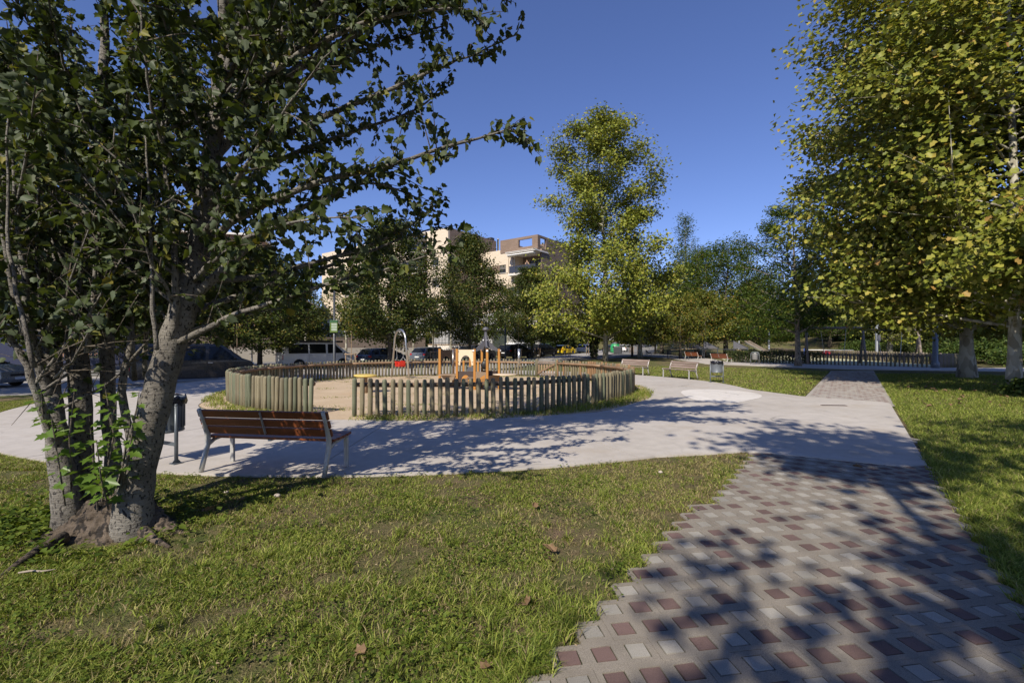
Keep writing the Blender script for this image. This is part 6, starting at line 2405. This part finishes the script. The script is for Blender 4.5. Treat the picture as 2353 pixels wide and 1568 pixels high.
def car(name, label, kind, L, Wd, H, mat, loc, az, cat='car', group=None, wr=.31, extra=None, glass_m=None):
    K = KIND[kind]
    rz = R(90 - az)
    t = thing(name, label, cat, loc, rz, group)
    belt = K['belt'] * H
    tum = .15 * Wd / 2 if kind == 'van' else .24 * Wd / 2

    def yy(z): return Wd / 2 - max(0, z - belt) / (H - belt) * tum

    up = [(x * L, z * H) for x, z in K['up']]
    zb = .15 * H if kind != 'van' else .12 * H
    low = []
    for wxx in K['wx']:
        cx = wxx * L
        ra = wr + .055
        zc = wr
        a0 = math.asin(max(-1, min(1, (zb - zc) / ra)))
        for k in range(9):
            a = a0 + (math.pi - 2 * a0) * k / 8
            low.append((cx + ra * math.cos(a), zc + ra * math.sin(a)))
    outline = [(up[0][0] + .04, zb)][:0] + [(-.475 * L, zb)] + up + [(.475 * L, zb)] + low      # rear bottom, over the top, front bottom, back under
    # split outline at the belt
    top_ids = [i for i, p in enumerate(outline[:len(up) + 1]) if p[1] > belt + 1e-6]
    i0, i1 = top_ids[0], top_ids[-1]

    def cut(a, b): f = (belt - a[1]) / (b[1] - a[1]); return (a[0] + (b[0] - a[0]) * f, belt)
    ra_ = cut(outline[i0 - 1], outline[i0])
    fa_ = cut(outline[i1 + 1], outline[i1])
    full = outline[:i0] + [ra_] + outline[i0:i1 + 1] + [fa_] + outline[i1 + 1:]
    ir, if_ = i0, i0 + (i1 - i0 + 1) + 1
    n = len(full)
    vs_ = [(x, yy(z), z) for x, z in full] + [(x, -yy(z), z) for x, z in full]
    fs = []
    upper = list(range(ir, if_ + 1))
    lower = list(range(0, ir + 1)) + list(range(if_, n))
    fs.append(tuple(upper))
    fs.append(tuple(n + k for k in reversed(upper)))
    fs.append(tuple(lower))
    fs.append(tuple(n + k for k in reversed(lower)))
    for k in range(n):
        fs.append((k, n + k, n + (k + 1) % n, (k + 1) % n))
    body = MB().add(vs_, fs).build('body', mat, t, False, .05, 3, True)
    body.data.polygons.foreach_set('use_smooth', [True] * len(body.data.polygons))
    wn = body.modifiers.new('normals', 'WEIGHTED_NORMAL')
    wn.keep_sharp = False
    gm_ = glass_m or M_GLASS
    zt = .925 * H if kind != 'van' else .93 * H
    z0_ = belt + .015
    for s in (1, -1):
        for wv in K['win']:
            q_ = []
            for fx, fz in wv:
                z = z0_ + (zt - z0_) * fz
                q_.append(Vector((fx * L, s * (yy(z) + .004), z)))
            if s < 0: q_ = q_[::-1]
            MB().prism(q_, (0, s * .008, 0)).build('side_window', gm_, t)
        # sill, mirror, handles, seams
        mx_ = K['cowl'][0] * L - .10 * L * .6
        mr = MB().ball((mx_, s * (Wd / 2 + .09), belt + .10), (.07, .10, .085), 10, 7)
        mr.build('wing_mirror', mat, t, True)
        sm_ = MB()
        for fx in K['seams']:
            sm_.box((fx * L, s * (Wd / 2 + .001), (belt + zb) / 2 + .05), (.012, .008, belt - zb - .12))
        sm_.build('door_seam', M_BLACK, t)
        for fx in K['seams'][1:]:
            MB().box((fx * L + (.14 if kind != 'van' else .14), s * (Wd / 2 + .02), belt - .13), (.19, .03, .035)).build('door_handle', mat if kind != 'van' else M_STEEL, t, False, .008)
        MB().box((0, s * (Wd / 2 - .01), zb + .02), (.36 * L, .05, .09)).build('side_skirt', M_BLACK, t)
    # windscreen and rear window
    for (a, b, nm_) in ((K['cowl'], K['wtop'], 'windscreen'), (K['rbot'], K['rtop'], 'rear_window')):
        xa, za, xb, zb_ = a[0] * L, a[1] * H + .02, b[0] * L, b[1] * H - .015
        ya, yb = yy(za) - .09, yy(zb_) - .09
        nrm = Vector((zb_ - za, 0, -(xb - xa))).normalized()
        if nm_ == 'rear_window': nrm = -nrm
        off = nrm * .012
        MB().prism([Vector((xa, -ya, za)), Vector((xa, ya, za)), Vector((xb, yb, zb_)), Vector((xb, -yb, zb_))], off).build(nm_, gm_, t)
    for wxx in K['wx']:
        for s in (1, -1):
            mb = MB()
            mb.lathe([(wr * .62, -.09), (wr * .95, -.10), (wr, -.07), (wr, .07), (wr * .95, .10), (wr * .62, .09)], 20)
            wh = mb.build('wheel', M_RUB, t, True)
            wh.rotation_euler = (R(90), 0, 0)
            wh.location = (wxx * L, s * (Wd / 2 - .115), wr)
            rm = MB().lathe([(.03, -.095), (.06, -.1), (.07, -.07), (.05, -.06), (wr * .62, -.06), (wr * .62, .06)], 20)
            for k in range(5):
                a = 2 * math.pi * k / 5
                rm.bar((.05 * math.cos(a), .05 * math.sin(a), s * -.088), (wr * .60 * math.cos(a), wr * .60 * math.sin(a), s * -.085), .05, .02)
            rm.build('rim', M_STEEL, wh)
    # lamps, plates, bumper strips
    tl = (K['rbot'][1] * H + .36 * H) / 2
    for s in (1, -1):
        if kind == 'van':
            MB().box((-.492 * L, s * (Wd / 2 - .075), .44 * H), (.06, .17, .36)).build('tail_light', TAIL, t, False, .02)
            MB().box((.462 * L, s * (Wd / 2 - .17), .46 * H), (.22, .30, .16)).build('headlight', HEAD, t, False, .03)
        else:
            MB().box((-.468 * L, s * (Wd / 2 - .10), tl + .06), (.20, .23, .17), m=Matrix.Rotation(R(-8), 3, 'Y')).build('tail_light', TAIL, t, False, .03)
            MB().box((.445 * L, s * (Wd / 2 - .16), .50 * H), (.24, .26, .13)).build('headlight', HEAD, t, False, .03)
    MB().box((-.5 * L - .004, 0, .40 * H if kind != 'van' else .36 * H), (.02, .50, .11)).build('number_plate', M_WHITE, t)
    MB().box((.499 * L, 0, .28 * H), (.02, .50, .11)).build('number_plate', M_WHITE, t)
    MB().box((.493 * L, 0, .38 * H), (.03, Wd * .5, .10)).build('grille', M_BLACK, t)
    MB().box((-.485 * L, 0, .19 * H), (.06, Wd * .8, .10)).build('bumper', M_BLACK, t, False, .015)
    return t


TAIL = simple('tail_lamp', (.42, .012, .012), .2, 0, .1, 20)
HEAD = simple('head_lamp', (.55, .57, .58), .12, 0, .1, 20)
G_C = 'cars parked along the street'


def pc_(px, Y): X = (px - 1176) / FP * Y; return (X, Y, hz(X, Y))


DV = car('parked_van', 'dark brown passenger van parked behind the near poplar', 'van', 5.1, 1.93, 1.91, paint('brown_paint', (.045, .038, .032), .4, .3), (-15.9, 22.9, hz(-15.9, 22.9)), 55, 'van', G_C, .34)
WV = car('camper_van', 'white camper van with a black roof awning and a bicycle rack', 'van', 5.3, 1.92, 1.96, paint('white_car_paint', (.70, .70, .69), 0, .25), (-15.0, 34.9, hz(-15.0, 34.9)), 49, 'van', G_C, .34)
MB().box((-.1, -.78, 2.02), (3.6, .26, .15)).build('awning_box', M_BLACK, WV, False, .02)
mb = MB()
for k, x in enumerate((.75, .84, .93, 1.0, 1.09, 1.18)): mb.box((x, -.912, 2.03), (.055, .004, .05 if k % 2 else .035))
mb.build('lettering', M_WHITE, WV)
MB().box((1.5, -.912, 2.035), (.07, .004, .05)).build('lettering', M_YEL, WV)
MB().box((-.6, -.2, 2.03), (1.7, 1.0, .05)).build('solar_panel', M_GPLAS, WV)
mb = MB()
for y in (-.55, -.05, .45):
    mb.tube([(-2.45, y, 1.95), (-2.62, y, 1.88), (-2.66, y, 1.0), (-2.52, y, .92)], .022, 6)
for z in (1.05, 1.35, 1.62, 1.84):
    mb.tube([(-2.66, -.75, z), (-2.66, .65, z)], .02, 6)
for y in (-.62, -.36, -.1, .16):
    mb.tube([(-2.5, y, 1.66), (-2.82, y + .1, 1.62), (-2.98, y + .1, 1.78)], .028, 6)
    mb.tube([(-2.7, y, 1.1), (-2.98, y, 1.06)], .028, 6)
mb.build('bicycle_rack', M_WHITE, WV, True)
car('parked_car', 'silver estate car cut by the left edge, in front of the navy wall', 'suv', 4.45, 1.78, 1.5, paint('silver_paint', (.36, .36, .35), .55, .3), (-24.9, 20.7, hz(-24.9, 20.7)), 82, 'car', G_C)
car('parked_car', 'dark blue hatchback behind the metal arch swing', 'hatch', 4.0, 1.74, 1.49, paint('blue_paint', (.028, .045, .085), .5, .3), pc_(880, 37.4), 36, 'car', G_C)
car('parked_car', 'silver blue hatchback showing its tail left of the play tower', 'hatch', 4.0, 1.74, 1.49, paint('silver_blue_paint', (.20, .225, .26), .55, .3), pc_(991, 42.6), 30, 'car', G_C)
car('parked_car', 'pale bronze crossover hidden behind the play tower roof', 'suv', 4.4, 1.8, 1.6, paint('bronze_paint', (.24, .225, .20), .5, .3), pc_(1096, 47), 32, 'car', G_C, .33)
car('parked_car', 'black estate car with a white number plate beside the tall lamp post', 'suv', 4.65, 1.88, 1.64, paint('black_paint', (.010, .011, .014), .3, .2), pc_(1184, 53), 37, 'car', G_C, .34)
car('parked_car', 'black sport utility car parked left of the yellow car', 'suv', 4.7, 1.9, 1.70, paint('black_paint_b', (.012, .013, .018), .3, .2), pc_(1246, 61.5), 38, 'car', G_C, .36)
car('parked_car', 'small bright yellow hatchback under the middle plane tree', 'hatch', 3.7, 1.65, 1.5, paint('yellow_paint', (.70, .50, .02), 0, .3), pc_(1297, 72), 42, 'car', G_C)
car('parked_car', 'white crossover parked right of the yellow car', 'suv', 4.4, 1.82, 1.6, paint('white_car_paint_b', (.68, .68, .68), 0, .25), pc_(1350, 80), 42, 'car', G_C, .33)
car('parked_car', 'dark grey car behind the trunk of the middle plane tree', 'hatch', 4.2, 1.78, 1.5, paint('grey_paint', (.04, .045, .045), .3, .3), pc_(1405, 86), 40, 'car', G_C)
car('parked_van', 'small white delivery van behind the black estate car', 'van', 4.3, 1.8, 1.85, paint('white_car_paint_c', (.70, .71, .72), 0, .3), pc_(1196, 62), 44, 'van', G_C, .31)
car('parked_car', 'white hatchback far off behind the recycling bins', 'hatch', 4.0, 1.74, 1.5, paint('white_car_paint_d', (.68, .68, .68), 0, .25), pc_(1437, 98), 36, 'car', G_C)
# recycling containers
X, Y, Z = pc_(1413, 80)
t = thing('recycling_igloo', 'big rounded green recycling container with a pale top', 'recycling bin', (X, Y, Z))
MB().lathe([(.75, .05), (.85, .5), (.86, 1.0), (.78, 1.4), (.55, 1.75), (.25, 1.9), (0, 1.93)], 20).build('shell', M_IGLOO, t, True)
MB().lathe([(.60, 1.69), (.55, 1.80), (.25, 1.95), (0, 1.98)], 20).build('cap', M_BGREY, t, True)
X, Y, Z = pc_(1419, 74)
t = thing('wheelie_container', 'dark grey lidded rubbish container in front of the green one', 'recycling bin', (X, Y, Z), R(-20))
MB().prism([(-.6, -.5, .15), (.6, -.5, .15), (.68, -.5, 1.15), (-.68, -.5, 1.15)], (0, 1.0, 0)).build('tub', M_DGREY, t, False, .04)
MB().box((0, 0, 1.22), (1.45, 1.1, .14)).build('lid', M_GPLAS, t, False, .04)
for s in (-1, 1): MB().tube([(s * .5, -.4, .08), (s * .5 + .06, -.4, .08)], .08, 10).build('wheel', M_RUB, t)

# ================================================================== PERSON ON THE BALCONY
def person(label, loc, rz, shirt, trousers, skin, hair):
    t = thing('person', label, 'person', loc, rz)
    J = [(0, 0, .95), (0, .01, 1.18), (0, 0, 1.42), (0, 0, 1.50), (0, -.03, 1.62), (0, -.02, 1.70),
         (.18, 0, 1.40), (.24, -.10, 1.14), (.16, -.34, 1.06), (-.18, 0, 1.40), (-.24, -.10, 1.14), (-.16, -.34, 1.06),
         (.10, 0, .90), (.11, .0, .48), (.11, .02, .06), (.12, -.12, .03), (-.10, 0, .90), (-.11, .0, .48), (-.11, .02, .06), (-.12, -.12, .03)]
    E = [(0, 1), (1, 2), (2, 3), (3, 4), (4, 5), (2, 6), (6, 7), (7, 8), (2, 9), (9, 10), (10, 11), (0, 12), (12, 13), (13, 14), (14, 15), (0, 16), (16, 17), (17, 18), (18, 19)]
    Rr = [.14, .13, .13, .055, .10, .085, .06, .045, .035, .06, .045, .035, .09, .06, .045, .035, .09, .06, .045, .035]
    me = bpy.data.meshes.new('body')
    me.from_pydata(J, E, [])
    o = inst('body', me, t)
    m = o.modifiers.new('skin', 'SKIN')
    for v_, r_ in zip(me.skin_vertices[0].data, Rr): v_.radius = (r_, r_)
    me.skin_vertices[0].data[0].use_root = True
    s_ = o.modifiers.new('sub', 'SUBSURF')
    s_.levels = s_.render_levels = 1
    me.materials.append(skin)
    MB().lathe([(.15, .92), (.165, 1.1), (.175, 1.3), (.15, 1.42), (.07, 1.47)], 14).build('shirt', shirt, t, True)
    for s in (-1, 1): MB().tube([(s * .10, 0, .95), (s * .11, 0, .5), (s * .11, .02, .1)], [.11, .08, .065], 10).build('trouser_leg', trousers, t, True)
    MB().ball((0, .0, 1.69), (.105, .11, .09), 12, 8).build('hair', hair, t, True)
    return t


person('fair haired person leaning on the balcony railing', (2.12, 64.05, 11.70), R(-20), simple('dark_shirt', (.06, .05, .05), .8), simple('jeans', (.05, .06, .1), .8),
       simple('skin', (.5, .3, .2), .5), simple('fair_hair', (.42, .26, .12), .6))

# ================================================================== FALLEN LEAVES, STONES, STICK
def curled(seed, s):
    rs = random.Random(seed)
    V0, F0 = tmpl([(0, 0), (.20, -.04), (.46, .20), (.28, .36), (.50, .66), (.20, .60), (0, 1)], .45, .5)
    vs_ = [(x, y, z + .28 * y * (1 - y) + .10 * rs.random()) for x, y, z in V0]
    return MB().add(vs_, F0).mesh('fallen_leaf', M_DEAD)


FL = [curled(k, 1) for k in range(4)]
spots = [(1270, 1272, .17, 'lobed tan fallen leaf upright in the lawn near the tile edge'), (1262, 1290, .10, 'small tan fallen leaf just below the lobed one'), (1215, 1390, .12, 'pale folded leaf standing in the grass near the tile edge'),
         (838, 1503, .12, 'brown fallen leaf lying in the front lawn'), (1228, 1168, .12, 'orange brown leaf on the dry patch of lawn'), (468, 1178, .18, 'large dark brown leaf in the shade right of the tree foot'),
         (1110, 1545, .13, 'dark curled leaf at the bottom edge beside the tiles'), (1962, 1073, .15, 'curled brown leaf lying on the shaded tiles'), (560, 1150, .1, 'small brown leaf beyond the dark one near the tree foot'),
         (727, 1162, .07, 'small pale leaf on the lawn below the bench'), (1650, 1050, .08, 'small leaf at the tip of the lawn by the tiles'), (1432, 1121, .07, 'tiny orange leaf on the dry patch')]
for k, (px, py, s_, lb) in enumerate(spots):
    s_ *= .66
    g_ = gd(px, py)
    o = inst('fallen_leaf', FL[k % 4], None, (g_.x, g_.y, .015), (random.gauss(.2, .3), random.gauss(0, .3), random.random() * 6.28), (s_, s_, s_))
    tag(o, lb, 'fallen leaf', 'fallen leaves near the viewer')
for k in range(40):
    while True:
        x, y = random.uniform(3, 21), random.uniform(5, 21) if k < 8 else random.uniform(11, 21)
        if path_s(x, y) > 2.4 and abs(x) < 1.1 * y: break
    s_ = random.uniform(.07, .13)
    o = inst('fallen_leaf', FL[k % 4], None, (x, y, .05), (random.gauss(.1, .3), random.gauss(0, .3), random.random() * 6.28), (s_, s_, s_))
    tag(o, 'dry orange brown leaf fallen on the green lawn right of the path', 'fallen leaf', 'fallen leaves on the right lawn')
for k in range(16):
    while True:
        x, y = random.uniform(8, 17), random.uniform(15, 26)
        if keep_far(np.array([x]), np.array([y]))[0]: break
    s_ = random.uniform(.09, .15)
    o = inst('fallen_leaf', FL[k % 4], None, (x, y, .05), (random.gauss(.1, .3), random.gauss(0, .3), random.random() * 6.28), (s_, s_, s_))
    tag(o, 'dry leaf fallen on the lawn behind the grey benches', 'fallen leaf', 'fallen leaves on the far lawn')
M_PEB = simple('pale_stone', (.42, .36, .30), .8, 0, .2, 20)
for (px, py, s_, lb) in ((637, 1138, .035, 'small pale stone on the soil right of the tree'), (1517, 1084, .03, 'round tan stone on the dry lawn near the tiles'), (520, 1130, .025, 'little white stone near the bench shadow')):
    g_ = gd(px, py)
    o = MB().ball((0, 0, 0), (s_, s_ * .8, s_ * .6), 10, 7).build('stone', M_PEB, None, True)
    o.location = (g_.x, g_.y, .005)
    tag(o, lb, 'stone')
g_ = gd(85, 1318)
o = MB().tube([(-.13, 0, .012), (-.05, .008, .022), (.03, .004, .02), (.11, .024, .025)], [.006, .008, .007, .004], 7).build('stick', simple('bleached_wood', (.30, .25, .19), .8, 0, .15, 20), None, True)
o.location = (g_.x, g_.y, 0)
tag(o, 'bleached bare root stick lying at the lower left of the tree foot', 'stick')
